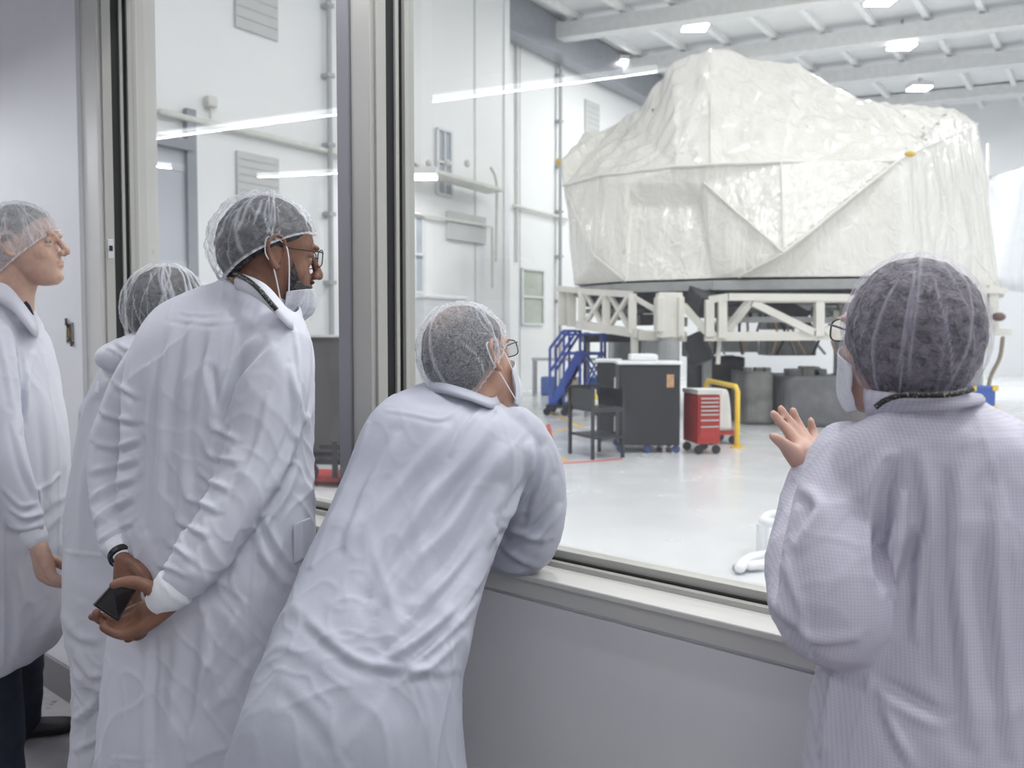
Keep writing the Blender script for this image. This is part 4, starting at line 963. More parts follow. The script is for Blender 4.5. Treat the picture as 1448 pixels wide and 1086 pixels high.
FOLDS = [(70, 8, [(1010, 76), (1060, 130), (1098, 222)]), (60, 7, [(1007, 80), (1030, 150), (1046, 226)]), (60, 7, [(985, 80), (972, 150), (960, 230)]), (60, 7, [(955, 92), (930, 160), (902, 236)]), (50, 7, [(970, 86), (950, 150), (930, 234)]), (70, 9, [(1133, 92), (1178, 158), (1214, 218)]), (60, 8, [(1090, 92), (1140, 150), (1180, 224)]), (60, 8, [(1158, 108), (1204, 152), (1262, 212)]),
 (60, 7, [(1236, 146), (1228, 180), (1212, 218)]), (60, 7, [(1238, 148), (1256, 176), (1274, 200)]), (60, 7, [(1346, 156), (1310, 180), (1284, 206)]), (45, 8, [(1374, 182), (1330, 196), (1290, 218)]), (50, 7, [(890, 164), (872, 200), (850, 244)]), (50, 7, [(862, 186), (846, 216), (822, 252)]), (40, 7, [(826, 192), (816, 222), (802, 256)]),
 (45, 8, [(1330, 210), (1336, 300), (1344, 386)]), (45, 8, [(1358, 200), (1366, 300), (1376, 388)]), (40, 8, [(1310, 230), (1316, 310), (1318, 388)]), (35, 8, [(1384, 200), (1394, 300), (1402, 388)]), (40, 8, [(848, 254), (846, 310), (842, 362)]), (45, 8, [(882, 268), (868, 330), (872, 386)]), (40, 8, [(1000, 262), (998, 320), (1010, 384)]), (40, 8, [(1010, 240), (1050, 300), (1100, 352)]), (35, 8, [(1200, 250), (1180, 310), (1130, 350)]), (40, 8, [(1272, 240), (1268, 300), (1264, 386)]), (35, 9, [(1230, 290), (1226, 340), (1232, 388)]), (40, 9, [(900, 285), (940, 300), (985, 292)])]
def film(faces, name, extra=None, amp=.02, seed=0):
    bm = bmesh.new(); idx = {}
    def gv(n_):
        if n_ not in idx: idx[n_] = bm.verts.new(back[n_[1:]] if n_[0] == '*' else VP[n_])
        return idx[n_]
    for s in faces:
        q = [gv(n_) for n_ in s.split()]
        try: bm.faces.new(q)
        except ValueError: pass
    bmesh.ops.triangulate(bm, faces=bm.faces)
    orig = set(tuple(v.co) for v in bm.verts)
    for _ in range(6):
        long = [e for e in bm.edges if e.calc_length() > .1]
        if not long: break
        bmesh.ops.subdivide_edges(bm, edges=long, cuts=1, use_grid_fill=True); bmesh.ops.triangulate(bm, faces=[f for f in bm.faces if len(f.verts) > 3])
    bmesh.ops.recalc_face_normals(bm, faces=bm.faces)
    bm.normal_update(); me = bpy.data.meshes.new(name); bm.to_mesh(me); bm.free()
    V_ = mv(me); N = mn(me)
    mid = np.array(V_.mean(0)); 
    w = pn(V_*np.array([2.2, 2.2, .55])+seed); w2 = pn(V_*np.array([5, 5, 1.6])+seed+9); w3 = pn(V_*1.1+seed+3)
    d = amp*(1.3*(.35-np.abs(w))*2+.8*w2+1.6*w3)
    vd = np.array([0, 0, CAMZ])-V_; vd /= np.linalg.norm(vd, axis=1)[:, None]
    if (N*vd).sum(1).mean() < 0: N = -N
    d = d+stroke_field(V_, N, FOLDS)
    cnt = {}
    for pl in me.polygons:
        for ek in pl.edge_keys: cnt[ek] = cnt.get(ek, 0)+1
    bv = V_[sorted({i for ek, c_ in cnt.items() if c_ == 1 for i in ek})]   # open rims stay put so the two covers meet
    dist = np.array([np.sqrt(((bv-q_)**2).sum(1).min()) for q_ in V_]); d = d*np.clip(dist/.3, 0, 1)
    setv(me, V_ + N*d[:, None])
    me.materials.append(M_film); return link(name, me, ship, True)
seq = 'L1 T1 T2 T3 T4 T5 T6 T7 T8 T9 T10 T11 T12 R1 R2'.split()
up_extra = [f'{a} *{a} *{c} {c}' for a, c in zip(seq[:13], seq[1:13])] + ['L1 L2 *L2 *L1']
lo_extra = ['T12 *T12 *R1 R1', 'R1 *R1 *R2 R2', 'L2 L3 *L3 *L2', '*L2 *L3 *R2 *R1 *T12 *T11 *T10 *T9 *T8 *T7 *T6 *T5 *T4 *T3 *T2 *T1 *L1']
film(upper+up_extra, 'upper_film_cover', amp=.036, seed=2); film(lower+lo_extra, 'lower_film_cover', amp=.022, seed=5)
def seam(names, r=.022, nm='film_seam'):
    b = MB(); pts = [VP[n_] + (Vector((0, 0, CAMZ))-VP[n_]).normalized()*.02 for n_ in names.split()]
    q = []
    for a, c in zip(pts, pts[1:]):
        m = max(2, int((c-a).length/.3))
        for i in range(m): q.append(a.lerp(c, i/m)+Vector((random.uniform(-1, 1), 0, random.uniform(-1, 1)))*.008)
    q.append(pts[-1]); b.tube(q, r, 8, 1); b.build(nm, M_film2, ship, True)
seam('L2 M1 M3 M4 M5 M6 M7 A2', .026); seam('M5 CC', .02); seam('CC M7', .024); seam('M7 R2', .022); seam('PB CC', .02); seam('CC B3', .018); seam('A2 T12', .018); seam('T6 M4', .016); seam('M1 C1', .016); seam('L2 C1', .018); seam('C1 B2', .018)
b = MB(); q = VP['A2']+Vector((0, -.06, .0)); b.ell(q, (.09, .05, .045)); b.build('yellow_buckle', mat('strap_yellow', (214, 180, 80), .5), ship, True)
b = MB(); q = VP['L1']+Vector((-.02, -.06, 0)); b.ell(q, (.05, .05, .07)); b.build('yellow_buckle', mat('strap_yellow', (214, 180, 80), .5), ship, True)
# ---------------------------------------------------------------- white truss stand
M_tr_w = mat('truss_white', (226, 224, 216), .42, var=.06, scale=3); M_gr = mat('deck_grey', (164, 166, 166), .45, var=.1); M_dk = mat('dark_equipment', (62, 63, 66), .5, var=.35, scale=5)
M_dk2 = mat('dark_film_grey', (132, 132, 130), .4, var=.35, scale=3.5, bump=.4, bscale=7, bdist=.03)
stand = empty('truss_stand', base, 'white steel truss stand on posts carrying the wrapped spacecraft', 'truss stand')
deckq = [P(806, 402, 15.0), P(884, 402, 13.85), P(1009, 402, 13.1), P(1285, 402, 12.6), P(1420, 402, 15.5)]
zt = VP['B3'].z-.012; zb = P(1000, 410, 13.1).z
dk = [Vector((q.x, q.y, zb)) for q in deckq] + [Vector((deckq[4].x+1.4, deckq[4].y+3.6, zb)), Vector((deckq[0].x+1.0, deckq[0].y+3.6, zb))]
b = MB(); b.hexa(dk, (0, 0, zt-zb-.03)); b.build('deck_ring', M_gr, stand)
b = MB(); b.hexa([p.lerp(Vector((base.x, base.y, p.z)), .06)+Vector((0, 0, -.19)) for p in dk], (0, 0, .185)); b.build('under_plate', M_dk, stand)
def tb(name, segs, w, m=M_tr_w, par=stand):
    for (a, c) in segs: b = MB(); b.bar(P(*a), P(*c), w); b.build(name, m, par)
# left truss frame
tb('top_chord', [((820, 412, 14.6), (892, 416, 13.6))], .11); tb('bottom_chord', [((818, 459, 14.6), (905, 472, 13.4))], .14)
tb('truss_post', [((823, 412, 14.55), (823, 462, 14.55)), ((857, 414, 14.1), (857, 464, 14.1)), ((894, 416, 13.58), (894, 472, 13.5))], .13)
tb('truss_diagonal', [((828, 414, 14.5), (853, 462, 14.15)), ((862, 416, 14.05), (890, 464, 13.6)), ((853, 418, 14.1), (828, 458, 14.5)), ((888, 420, 13.6), (862, 462, 14.05)), ((892, 418, 13.6), (930, 440, 13.2))], .07)
tb('truss_post', [((795, 412, 15.2), (795, 460, 15.2)), ((808, 412, 15.0), (808, 462, 15.0))], .16); tb('top_chord', [((790, 408, 15.2), (822, 411, 14.6))], .1)
tb('support_leg', [((897, 472, 13.5), (897, 512, 13.5))], .11)
# central column
for (px, w_, py0, py1, Y) in ((946, .38, 414, 478, 12.9), (932, .12, 420, 470, 12.85), (961, .1, 420, 476, 12.85)):
    b = MB(); a = P(px, py0, Y); c = P(px, py1, Y); c.x, c.y = a.x, a.y; b.bar(a, c, w_, .3, up=(0, 1, 0)); b.build('column', M_tr_w, stand, bevel=.02)
b = MB(); b.bar(P(905, 474, 13.2), P(970, 476, 12.9), .16); b.build('bottom_chord', M_tr_w, stand)
b = MB(); a = P(946, 478, 12.9); b.cyl(a, (a.x, a.y, P(946, 520, 12.9).z), .17); b.build('jack', M_gr, stand)
# right truss frame
tb('top_chord', [((1003, 424, 12.7), (1030, 420, 12.6)), ((1030, 420, 12.6), (1200, 421, 12.5)), ((1070, 423, 12.6), (1260, 423, 12.5))], .11)
tb('bottom_chord', [((996, 476, 12.75), (1290, 474, 12.5))], .14)
tb('truss_post', [((1003, 424, 12.7), (1003, 476, 12.7)), ((1021, 420, 12.65), (1021, 478, 12.65)), ((1158, 420, 12.55), (1158, 475, 12.55)), ((1240, 420, 12.5), (1240, 475, 12.5))], .13)
tb('truss_diagonal', [((1064, 428, 12.6), (1150, 470, 12.55)), ((1166, 470, 12.55), (1234, 425, 12.5)), ((966, 432, 12.9), (1000, 470, 12.75)), ((1026, 470, 12.9), (1062, 424, 13.2))], .11)
tb('inner_rail', [((1020, 452, 13.4), (1180, 452, 13.3)), ((830, 440, 15.5), (940, 440, 14.6)), ((1040, 438, 14.2), (1190, 444, 14.0))], .09, M_gr)
tb('support_leg', [((1017, 480, 12.9), (1015, 515, 12.9))], .06)
for px, py0, py1, Y, w_ in ((1000, 478, 600, 14.2, .14), (1190, 476, 600, 14.6, .2), (1380, 440, 600, 15.2, .2), (830, 470, 560, 16.8, .12)):
    a = P(px, py0, Y); b = MB(); b.bar(a, (a.x, a.y, 0), w_); b.build('support_leg', M_gr, stand)
R2_ = random.Random(5)
for i in range(26):                        # brackets, boxes and fittings hung on the truss
    left = i < 8; px = R2_.uniform(905, 1000) if left else R2_.uniform(1005, 1185); py = R2_.uniform(418, 468); Y = R2_.uniform(13.6, 14.3)
    a = P(px, py, Y); w_, h_ = R2_.uniform(.06, .22), R2_.uniform(.06, .2); b = MB(); b.box((a.x-w_/2, Y, a.z-h_/2), (a.x+w_/2, Y+.15, a.z+h_/2)); b.build('bracket', (M_tr_w, M_gr, M_dk, M_dk2, M_tr_w)[i % 5], stand, bevel=.015)
# right end post assembly
tb('end_post', [((1385, 402, 14.6), (1385, 462, 14.6)), ((1402, 404, 14.7), (1402, 470, 14.7))], .17); tb('end_plate', [((1362, 411, 14.6), (1422, 411, 14.6))], .1)
tb('end_rail', [((1372, 468, 14.6), (1428, 470, 14.6)), ((1372, 490, 14.5), (1400, 492, 14.5))], .12)
b = MB(); b.tube([P(1418, 478, 14.4), P(1414, 505, 14.4), P(1402, 530, 14.4), P(1398, 545, 14.4)], .035, 8, 4); b.build('hose', mat('hose_tan', (146, 138, 120), .6), stand, True)
b = MB(); b.ell(P(1412, 448, 14.4), (.12, .1, .08)); b.build('valve', mat('valve_brown', (112, 92, 88), .5, var=.3, scale=20), stand, True)
# dark struts under the craft
for a, c, w_ in (((985, 418, 13.4), (1003, 436, 13.0), .35), ((960, 412, 13.6), (1008, 418, 13.2), .2), ((979, 474, 13.3), (996, 512, 13.2), .3), ((1085, 424, 13.8), (1140, 452, 13.6), .28), ((900, 410, 14.3), (925, 436, 14.2), .25)):
    b = MB(); b.bar(P(*a), P(*c), w_); b.build('dark_strut', M_dk, stand)
# clutter of harness boxes and brackets below the deck
eq = [(1060, 440, 60, 26, 14.8), (1105, 455, 40, 22, 14.4), (880, 440, 60, 24, 16.2), (1040, 488, 66, 20, 14.5), (1120, 492, 70, 22, 14.4), (915, 452, 20, 16, 14.4), (1180, 446, 30, 22, 14.3), (985, 490, 26, 30, 14.2), (860, 478, 70, 12, 16.4), (930, 492, 34, 20, 14.6)]
for i, (px, py, w_, h_, Y) in enumerate(eq):
    a = P(px-w_/2, py+h_/2, Y); c = P(px+w_/2, py-h_/2, Y); b = MB(); b.box((a.x, Y, a.z), (c.x, Y+.5, c.z)); b.build('avionics_box', (M_gr, M_dk2, M_dk)[i % 3], stand, bevel=.02)
for i in range(12):
    px = 1010+i*15+random.uniform(-4, 4); Y = 13.9+random.uniform(0, .5); b = MB()
    b.tube([P(px, 414, Y), P(px+random.uniform(-12, 12), 440, Y-.1), P(px+random.uniform(-14, 14), 470, Y), P(px+random.uniform(-8, 8), 500, Y)], .022, 8, 4)
    b.build('cable', (M_dk, M_gr, mat('cable_tan', (186, 160, 130), .6))[i % 3], stand, True)
# ---------------------------------------------------------------- draped equipment under and behind the stand
def draped(px0, px1, py0, py1, Y, label, m, name='draped_crate', cat='crate', d=1.0, sk=6):
    a = P(px0, py1, Y); c = P(px1, py0, Y); k = empty(name, ((a.x+c.x)/2, Y+d/2, 0), label, cat)
    R = []; nx = 48; hx = (c.x-a.x)/2; cx = (a.x+c.x)/2
    for i in range(15):
        z = .02+(c.z-.02)*min(1, i/12); sc = 1 if i < 12 else (1-.0 if i == 12 else .93 if i == 13 else .6); ring = []
        for j in range(nx):
            t_ = 2*math.pi*j/nx; e = .22
            x = math.copysign(abs(math.cos(t_))**e, math.cos(t_))*hx*sc; y = math.copysign(abs(math.sin(t_))**e, math.sin(t_))*d/2*sc
            w_ = .02*math.sin(t_*sk*2+i*.5)*(1-i/15)
            ring.append(Vector((cx+x*(1+w_), Y+d/2+y*(1+w_), z+(.02*math.sin(t_*3) if i >= 12 else 0))))
        R.append(ring)
    b = MB(); b.rings(R); b.build('drape', m, k, True)
    return k
k = draped(1054, 1096, 527, 603, 13.4, 'grey film covered crate under the truss, left of the open hand', M_dk2)
for i, (x, y, w_, h_) in enumerate(((1058, 524, 8, 8), (1072, 523, 10, 6), (1085, 524, 8, 8))):
    a = P(x, y+h_/2, 13.6); b = MB(); b.box((a.x, 13.7, a.z), (a.x+w_*.0116, 13.9, a.z+h_*.0116)); b.build('lug', M_gr, k)
M_dk3 = mat('dark_film_black', (108, 109, 112), .35, var=.3, scale=3, bump=.5, bscale=6, bdist=.04)
k = draped(1112, 1236, 533, 592, 13.0, 'long dark grey film covered crate beside the right person\'s cap', M_dk3, d=1.2)
for i, (x, w_) in enumerate(((1116, 18), (1136, 24), (1150, 20), (1188, 18))):
    a = P(x, 532, 13.5); b = MB(); b.box((a.x, 13.5, a.z-.02), (a.x+w_*.0117, 13.8, a.z+(.16 if i % 2 else .12))); b.build('fixture_block', M_dk2, k, bevel=.02)
draped(985, 1056, 505, 596, 14.8, 'dark equipment crate behind the yellow guard rail', M_dk, d=1.0)
draped(866, 930, 470, 560, 17.4, 'pale grey covered crate behind the black cabinet, under the left truss', M_gr, d=1.0)
o = P(1391, 575, 13.2); o.z = 0; f = Fr(o, 10); k = empty('blue_case', o, 'blue equipment case with yellow corners right of the right person\'s cap', 'case')
zt = P(1391, 546, 13.2).z; b = MB(); b.box((-.22, 0, zt-.42), (.22, .4, zt), f); b.build('body', mat('case_blue', (58, 92, 170), .4), k, bevel=.02)
for x in (-.2, .2): b = MB(); b.box((x-.05, -.015, zt-.43), (x+.05, -.0005, zt-.33), f); b.box((x-.05, -.015, zt-.08), (x+.05, -.0005, zt+.01), f); b.build('corner_guard', M_yel, k)
b = MB(); b.box((-.2, .02, 0), (.2, .38, zt-.421), f); b.build('pedestal', M_gr, k)
# film curtain behind at far right
M_ff = mat('far_film', (224, 227, 231), .3, var=.03, bump=.3, bscale=1.2, bdist=.1)
q = [P(1392, 250, 22), P(1500, 190, 22), P(1500, 420, 22), P(1395, 405, 22)]
k = empty('film_canopy', (q[0].x+1, 23, 0), 'sagging clear white film canopy hung behind the spacecraft at far right', 'film canopy')
R = []
for i in range(9):
    R.append([q[0].lerp(q[3], i/8).lerp(q[1].lerp(q[2], i/8), j/12)+Vector((0, .25*math.sin(j*.9+i*.4), -.25*math.sin(math.pi*j/12)*(1-i/8))) for j in range(13)])
b = MB(); vs = [p for r in R for p in r]; b.add(vs, [(i*13+j, i*13+j+1, (i+1)*13+j+1, (i+1)*13+j) for i in range(8) for j in range(12)])
o = b.build('film', M_ff, k, True); so = o.modifiers.new('thick', 'SOLIDIFY'); so.thickness = .01
b = MB(); b.tube([p for p in R[0]], .02, 8, 1); b.build('edge_cord', M_pipeg, k, True)
for px in (1395, 1498):
    a = P(px, 300, 22.2); b = MB(); b.cyl((a.x, a.y, 0), (a.x, a.y, P(px, 200, 22).z), .04); b.build('post', M_pipe, k)
# ================================================================ the five visitors
GEN = lambda w, d, n, s, **k: (lambda mb: gen_hand(mb, w, d, n, s, **k))
DO = set(globals().get('ONLY', 'ABCDE'))
# ---- A: man at the left edge, in profile
if 'A' in DO:
    hw = P(52, 764, 2.285)
    root, coat, H = make_person(dict(label='person at the left edge in white coat and jeans, seen in profile', head=Head(35, 349, 2.5, 80, 9, 0, 1.03), side=1, yaw=80, toe=70, skin=M_skinL, coat=M_coatA, seed=11,
      torso=[(-18, 410, 2.5, 40, 428, 2.5, .06), (-40, 425, 2.5, 50, 462, 2.5, .11), (-66, 455, 2.5, 56, 492, 2.5, .17), (-82, 515, 2.5, 66, 535, 2.5, .19), (-88, 600, 2.5, 80, 600, 2.5, .195), (-90, 680, 2.5, 87, 680, 2.5, .195), (-90, 760, 2.5, 86, 760, 2.5, .2), (-92, 830, 2.5, 84, 828, 2.5, .2), (-96, 905, 2.5, 80, 885, 2.5, .205), (-100, 985, 2.5, 62, 925, 2.5, .205)], hips=7,
      arms=[[(-18, 475, 2.36, .062), (-10, 545, 2.31, .066), (2, 630, 2.29, .060), (24, 705, 2.285, .050), (42, 745, 2.285, .036), (48, 757, 2.285, .028)], [(-18, 475, 2.64, .062), (-5, 560, 2.69, .064), (12, 640, 2.71, .058), (40, 700, 2.70, .048), (56, 735, 2.68, .03)]],
      hands=[GEN(hw, (.28, 0, -1), (.6, .75, .2), -1, curl=(1.0, 1.3, 1.0), k=1.3, thumb=1.0), GEN(P(60, 742, 2.68), (.4, -.1, -1), (.2, -1, 0), 1, curl=(.8, 1, .8))],
      feet=[((8-724)/1150*2.9, 2.92), ((-25-724)/1150*2.4, 2.42)], trousers=M_jean,
      strokes=[(7.5, 5, [(4, 440), (16, 480), (30, 540), (38, 590)]), (6, 5, [(-4, 470), (10, 520), (18, 570)]), (7.5, 4, [(34, 495), (36, 560), (30, 610)]), (6, 4, [(48, 500), (40, 530), (34, 560)]),
        (6, 5, [(20, 600), (34, 660), (52, 700)]), (7.5, 4, [(14, 720), (36, 732), (58, 726)]), (6, 4, [(10, 742), (32, 748), (56, 744)]), (5.25, 4, [(4, 690), (28, 715), (50, 712)]), (4.5, 6, [(60, 560), (68, 640), (70, 700)]), (2.53, 2.2, [(62, 500), (76, 580), (84, 680), (83, 800)], 's'), (5.25, 8, [(20, 800), (30, 860), (26, 930)]), (4.5, 3, [(52, 692), (68, 684), (82, 672)], 's'), (4.5, 3, [(54, 694), (58, 760), (62, 800)], 's'), (2.53, 2, [(4, 740), (6, 840), (5, 940)], 's')]))
    cuff(coat, (44, 747, 2.285), (53, 765, 2.285), .034, .031)
    collar(coat, [(-16, 420, 2.41), (18, 440, 2.40), (46, 474, 2.43), (50, 470, 2.56), (20, 432, 2.62), (-18, 414, 2.58)], [(-18, 398, 2.44), (12, 404, 2.42), (44, 444, 2.45), (48, 448, 2.53), (18, 408, 2.58), (-14, 396, 2.56)], M_coatA)
    strap('undershirt_collar', [(34, 428, 2.44), (39, 434, 2.45), (44, 446, 2.46)], .016, .004, mat('navy_shirt', (32, 38, 62), .8), root)
    cap_mesh('hair', H, (.086, .104, .108), (0, -.009, .018), (.078, .01, -.07), M_hairL, root, folds=0, amp=0, lump=.002, seed=3, nphi=90, nt=40)
    cap_mesh('hairnet', H, (.094, .112, .117), (0, -.010, .018), (.034, -.048, -.07), net_mat('hairnet_pale_gauze', .3, fold=.55), root, puff=.05, folds=46, amp=.005, ruffle=.0022, seed=4, lump=.006)
# ---- B: person in a white coverall behind the tall man
if 'B' in DO:
    def hoodlump(mb):
        mb.ell(P(214, 500, 2.13), (.150, .075, .058), Matrix.Rotation(-.1, 3, 'Y'), 24, 14)
    root, coat, H = make_person(dict(label='person in white hooded coverall half hidden behind the tall bearded man', head=Head(241, 446, 2.2, 30, 0, 0, 1.03), yaw=38, skin=M_skinP, coat=M_cover, gname='coverall', seed=21, gextra_legs=True, extra=hoodlump,
      torso=[(190, 488, 2.2, 262, 488, 2.2, .06), (158, 508, 2.21, 290, 508, 2.19, .09), (138, 545, 2.23, 308, 545, 2.17, .11), (122, 600, 2.24, 316, 600, 2.16, .115), (110, 670, 2.24, 318, 670, 2.16, .12), (103, 740, 2.24, 318, 740, 2.16, .125), (100, 800, 2.24, 316, 800, 2.16, .13), (101, 860, 2.24, 312, 860, 2.16, .13), (110, 915, 2.23, 306, 915, 2.16, .125), (116, 955, 2.22, 300, 955, 2.17, .115)],
      arms=[[(140, 580, 2.28, .055), (136, 680, 2.34, .052), (142, 770, 2.40, .046), (170, 790, 2.46, .034)], [(306, 580, 2.12, .06), (318, 680, 2.16, .056), (320, 770, 2.26, .048), (290, 800, 2.38, .034)]],
      hands=[GEN(P(178, 792, 2.47), (1, .1, -.1), (0, -1, 0), 1), GEN(P(282, 804, 2.4), (-.8, .5, -.2), (0, -1, 0), -1)],
      feet=[((118-724)/1150*2.24, 2.24), ((235-724)/1150*2.2, 2.17)], trousers=M_cover, shoe=mat('overshoe_white', (214, 214, 222), .6),
      strokes=[(4.5, 3, [(150, 528), (176, 536), (202, 533)]), (2.875, 3, [(150, 490), (170, 500), (180, 515)]), (4.5, 4, [(160, 480), (176, 492), (196, 496)]), (7.5, 8, [(140, 580), (120, 680), (112, 780)]), (6, 6, [(170, 560), (160, 660), (150, 760)]), (7.5, 7, [(90, 870), (110, 900), (135, 905)]), (7.5, 6, [(108, 930), (130, 955), (160, 950)]), (9, 7, [(104, 1020), (128, 1000), (156, 965)]), (7.5, 6, [(108, 1060), (132, 1048), (158, 1030)]), (6, 5, [(100, 960), (118, 1000), (122, 1050)]), (2.3, 2, [(83, 778), (120, 784), (190, 790)], 's')]))
    cap_mesh('hair', H, (.086, .104, .108), (0, -.009, .018), (.07, -.03, -.085), M_hairB, root, folds=0, amp=0, lump=.003, seed=8, nphi=90, nt=40)
    cap_mesh('hairnet', H, (.094, .112, .117), (0, -.010, .018), (.05, -.05, -.088), M_net, root, puff=.06, folds=95, short=60, amp=.003, ruffle=.0015, seed=6, lump=.003)
    strap('zip_tab', [(140, 540, 2.09), (136, 556, 2.085)], .01, .002, M_stitch, coat)
# ---- C: tall bearded man with a phone behind his back
if 'C' in DO:
    rh = [[(232, 846, 1.605, .019), (216, 834, 1.592, .0150), (194, 823, 1.580, .0118), (174, 823, 1.574, .0105), (160, 827, 1.570, .0088)],
          [(236, 852, 1.610, .020), (208, 872, 1.606, .0155), (182, 890, 1.604, .0118), (160, 890, 1.598, .0100), (147, 882, 1.584, .0088)],
          [(236, 858, 1.600, .020), (206, 884, 1.592, .0155), (180, 897, 1.588, .0118), (160, 894, 1.580, .0100), (146, 887, 1.574, .0085)],
          [(236, 850, 1.615, .020), (200, 868, 1.620, .0145), (168, 880, 1.622, .0110), (144, 878, 1.608, .0098), (136, 866, 1.582, .0086)],
          [(236, 846, 1.620, .019), (198, 860, 1.630, .0130), (162, 872, 1.634, .0100), (136, 872, 1.618, .0090), (130, 872, 1.590, .0078)]]
    def rhand(mb): pix_hand(mb, rh); mb.tube([P(240, 852, 1.605), P(216, 860, 1.606), P(204, 868, 1.612)], [.024, .025, .018], 14, 3)
    root, coat, H = make_person(dict(label='tall bearded person with glasses holding a phone behind the back', head=Head(381, 362, 1.85, 57, -4, 0, 1.05), yaw=45, skin=M_skinD, coat=M_coatA, seed=31,
      torso=[(332, 386, 1.87, 402, 424, 1.81, .076), (322, 398, 1.88, 408, 442, 1.80, .084), (300, 405, 1.90, 418, 456, 1.78, .08), (248, 428, 1.93, 424, 478, 1.76, .105), (214, 468, 1.94, 430, 512, 1.75, .12), (198, 530, 1.94, 432, 560, 1.74, .13), (191, 600, 1.93, 430, 620, 1.74, .13), (189, 700, 1.91, 432, 700, 1.74, .135), (188, 790, 1.89, 433, 790, 1.74, .14), (178, 860, 1.87, 430, 860, 1.74, .145), (166, 940, 1.86, 426, 940, 1.74, .15), (160, 1010, 1.85, 422, 1010, 1.73, .155), (157, 1080, 1.85, 418, 1080, 1.73, .155)], hips=9,
      arms=[[(238, 480, 1.93, .06), (196, 545, 1.95, .060), (168, 620, 1.95, .060), (160, 690, 1.90, .054), (164, 745, 1.82, .046), (169, 778, 1.77, .034)],
            [(396, 480, 1.75, .066), (388, 540, 1.72, .078), (372, 620, 1.70, .073), (346, 690, 1.67, .066), (310, 750, 1.64, .058), (268, 808, 1.615, .050), (246, 832, 1.606, .038)]],
      hands=[GEN(P(174, 792, 1.74), (.55, -.35, -1), (-.2, -1, .4), -1, curl=(.4, .5, .4), k=1.1, thumb=.3), rhand],
      feet=[((205-724)/1150*1.95, 1.98), ((330-724)/1150*1.78, 1.80)], trousers=M_trs, A=(.0045, .0018, 0),
      strokes=[(-10.15, 6, [(374, 481), (353, 502), (332, 530), (321, 562), (309, 592)]), (8.7, 5, [(386, 490), (362, 512), (342, 538), (328, 570), (318, 604)]), (-8.7, 5, [(299, 518), (304, 546), (309, 578)]), (2.53, 2, [(348, 420), (332, 471), (325, 527), (319, 552)], 's'),
        (7.25, 7, [(276, 452), (264, 520), (256, 600), (246, 690)]), (7.25, 7, [(246, 462), (234, 540), (228, 640), (226, 760)]), (5.8, 6, [(300, 470), (288, 540), (276, 640)]), (7.25, 7, [(270, 560), (262, 660), (256, 760)]), (5.8, 6, [(215, 520), (212, 620), (210, 740)]),
        (2.07, 2.5, [(255, 440), (280, 446), (308, 445)]), (1.725, 3, [(240, 450), (300, 458), (340, 450)]),
        (8.7, 5, [(302, 606), (318, 612), (334, 622)]), (8.7, 5, [(294, 640), (312, 648), (332, 652)]), (8.7, 5, [(282, 668), (300, 682), (320, 690)]), (10.15, 5, [(266, 704), (286, 712), (306, 722)]), (10.15, 5, [(252, 734), (272, 748), (290, 756)]), (8.7, 5, [(240, 768), (258, 780), (272, 792)]), (7.25, 4, [(228, 800), (246, 806), (262, 816)]),
        (7.25, 6, [(430, 590), (410, 640), (384, 690)]), (7.25, 6, [(420, 660), (396, 710), (360, 760)]), (5.8, 5, [(412, 520), (420, 570), (416, 620)]), (4.35, 3, [(416, 470), (424, 540), (412, 620), (392, 690)], 's'), (5.8, 6, [(380, 560), (360, 640), (330, 700)]),
        (8.7, 5, [(166, 544), (180, 552), (192, 560)]), (10.15, 5, [(148, 586), (170, 592), (190, 596)]), (10.15, 5, [(140, 628), (164, 632), (192, 622)]), (8.7, 5, [(132, 668), (160, 660), (190, 650)]), (8.7, 5, [(130, 706), (156, 690), (188, 676)]), (8.7, 5, [(132, 740), (154, 722), (186, 704)]), (7.25, 4, [(142, 764), (162, 752), (186, 738)]),
        (2.53, 2.2, [(360, 740), (358, 830), (352, 920), (346, 985)], 's'), (8.7, 6, [(372, 730), (392, 770), (412, 800)]), (8.7, 6, [(368, 780), (390, 810), (400, 830)]), (7.25, 8, [(290, 880), (284, 960), (270, 1050)]), (-8.7, 6, [(216, 905), (216, 990), (214, 1080)]), (7.25, 10, [(250, 900), (244, 990), (240, 1080)]), (5.8, 8, [(340, 860), (300, 930), (260, 980)]), (5.8, 8, [(356, 930), (320, 980), (290, 1010)]), (2.3, 2, [(158, 1072), (186, 1074), (214, 1073)], 's')]))
    cuff(coat, (167, 766, 1.79), (171, 781, 1.765), .037, .033); cuff(coat, (252, 827, 1.610), (232, 845, 1.603), .044, .038)
    # pocket on the front edge
    b = MB(); b.hexa([P(414, 742, 1.70), P(428, 735, 1.70), P(429, 790, 1.70), P(414, 800, 1.70)], (.012, .03, 0)); b.build('pocket', M_coatA, coat, bevel=.004)
    collar(coat, [(318, 402, 1.90), (345, 412, 1.74), (376, 432, 1.69), (412, 466, 1.70), (424, 452, 1.86), (372, 404, 1.98)], [(322, 383, 1.89), (346, 388, 1.76), (378, 404, 1.72), (410, 440, 1.74), (420, 430, 1.84), (372, 392, 1.95)], M_coatA)
    strap('lanyard', [(320, 385, 1.84), (330, 386, 1.775), (342, 391, 1.742), (356, 400, 1.712), (368, 411, 1.695), (379, 424, 1.682), (391, 438, 1.672)], .0105, .002, M_lan, root)
    cap_mesh('hair', H, (.086, .104, .108), (0, -.009, .018), (.055, .012, -.062), M_hairB, root, folds=0, amp=0, lump=.004, seed=9, nphi=90, nt=40)
    cap_mesh('hairnet', H, (.094, .112, .117), (0, -.010, .018), (.055, .022, -.062), M_net, root, puff=.08, folds=60, amp=.005, ruffle=.003, seed=13, lump=.007, short=150)
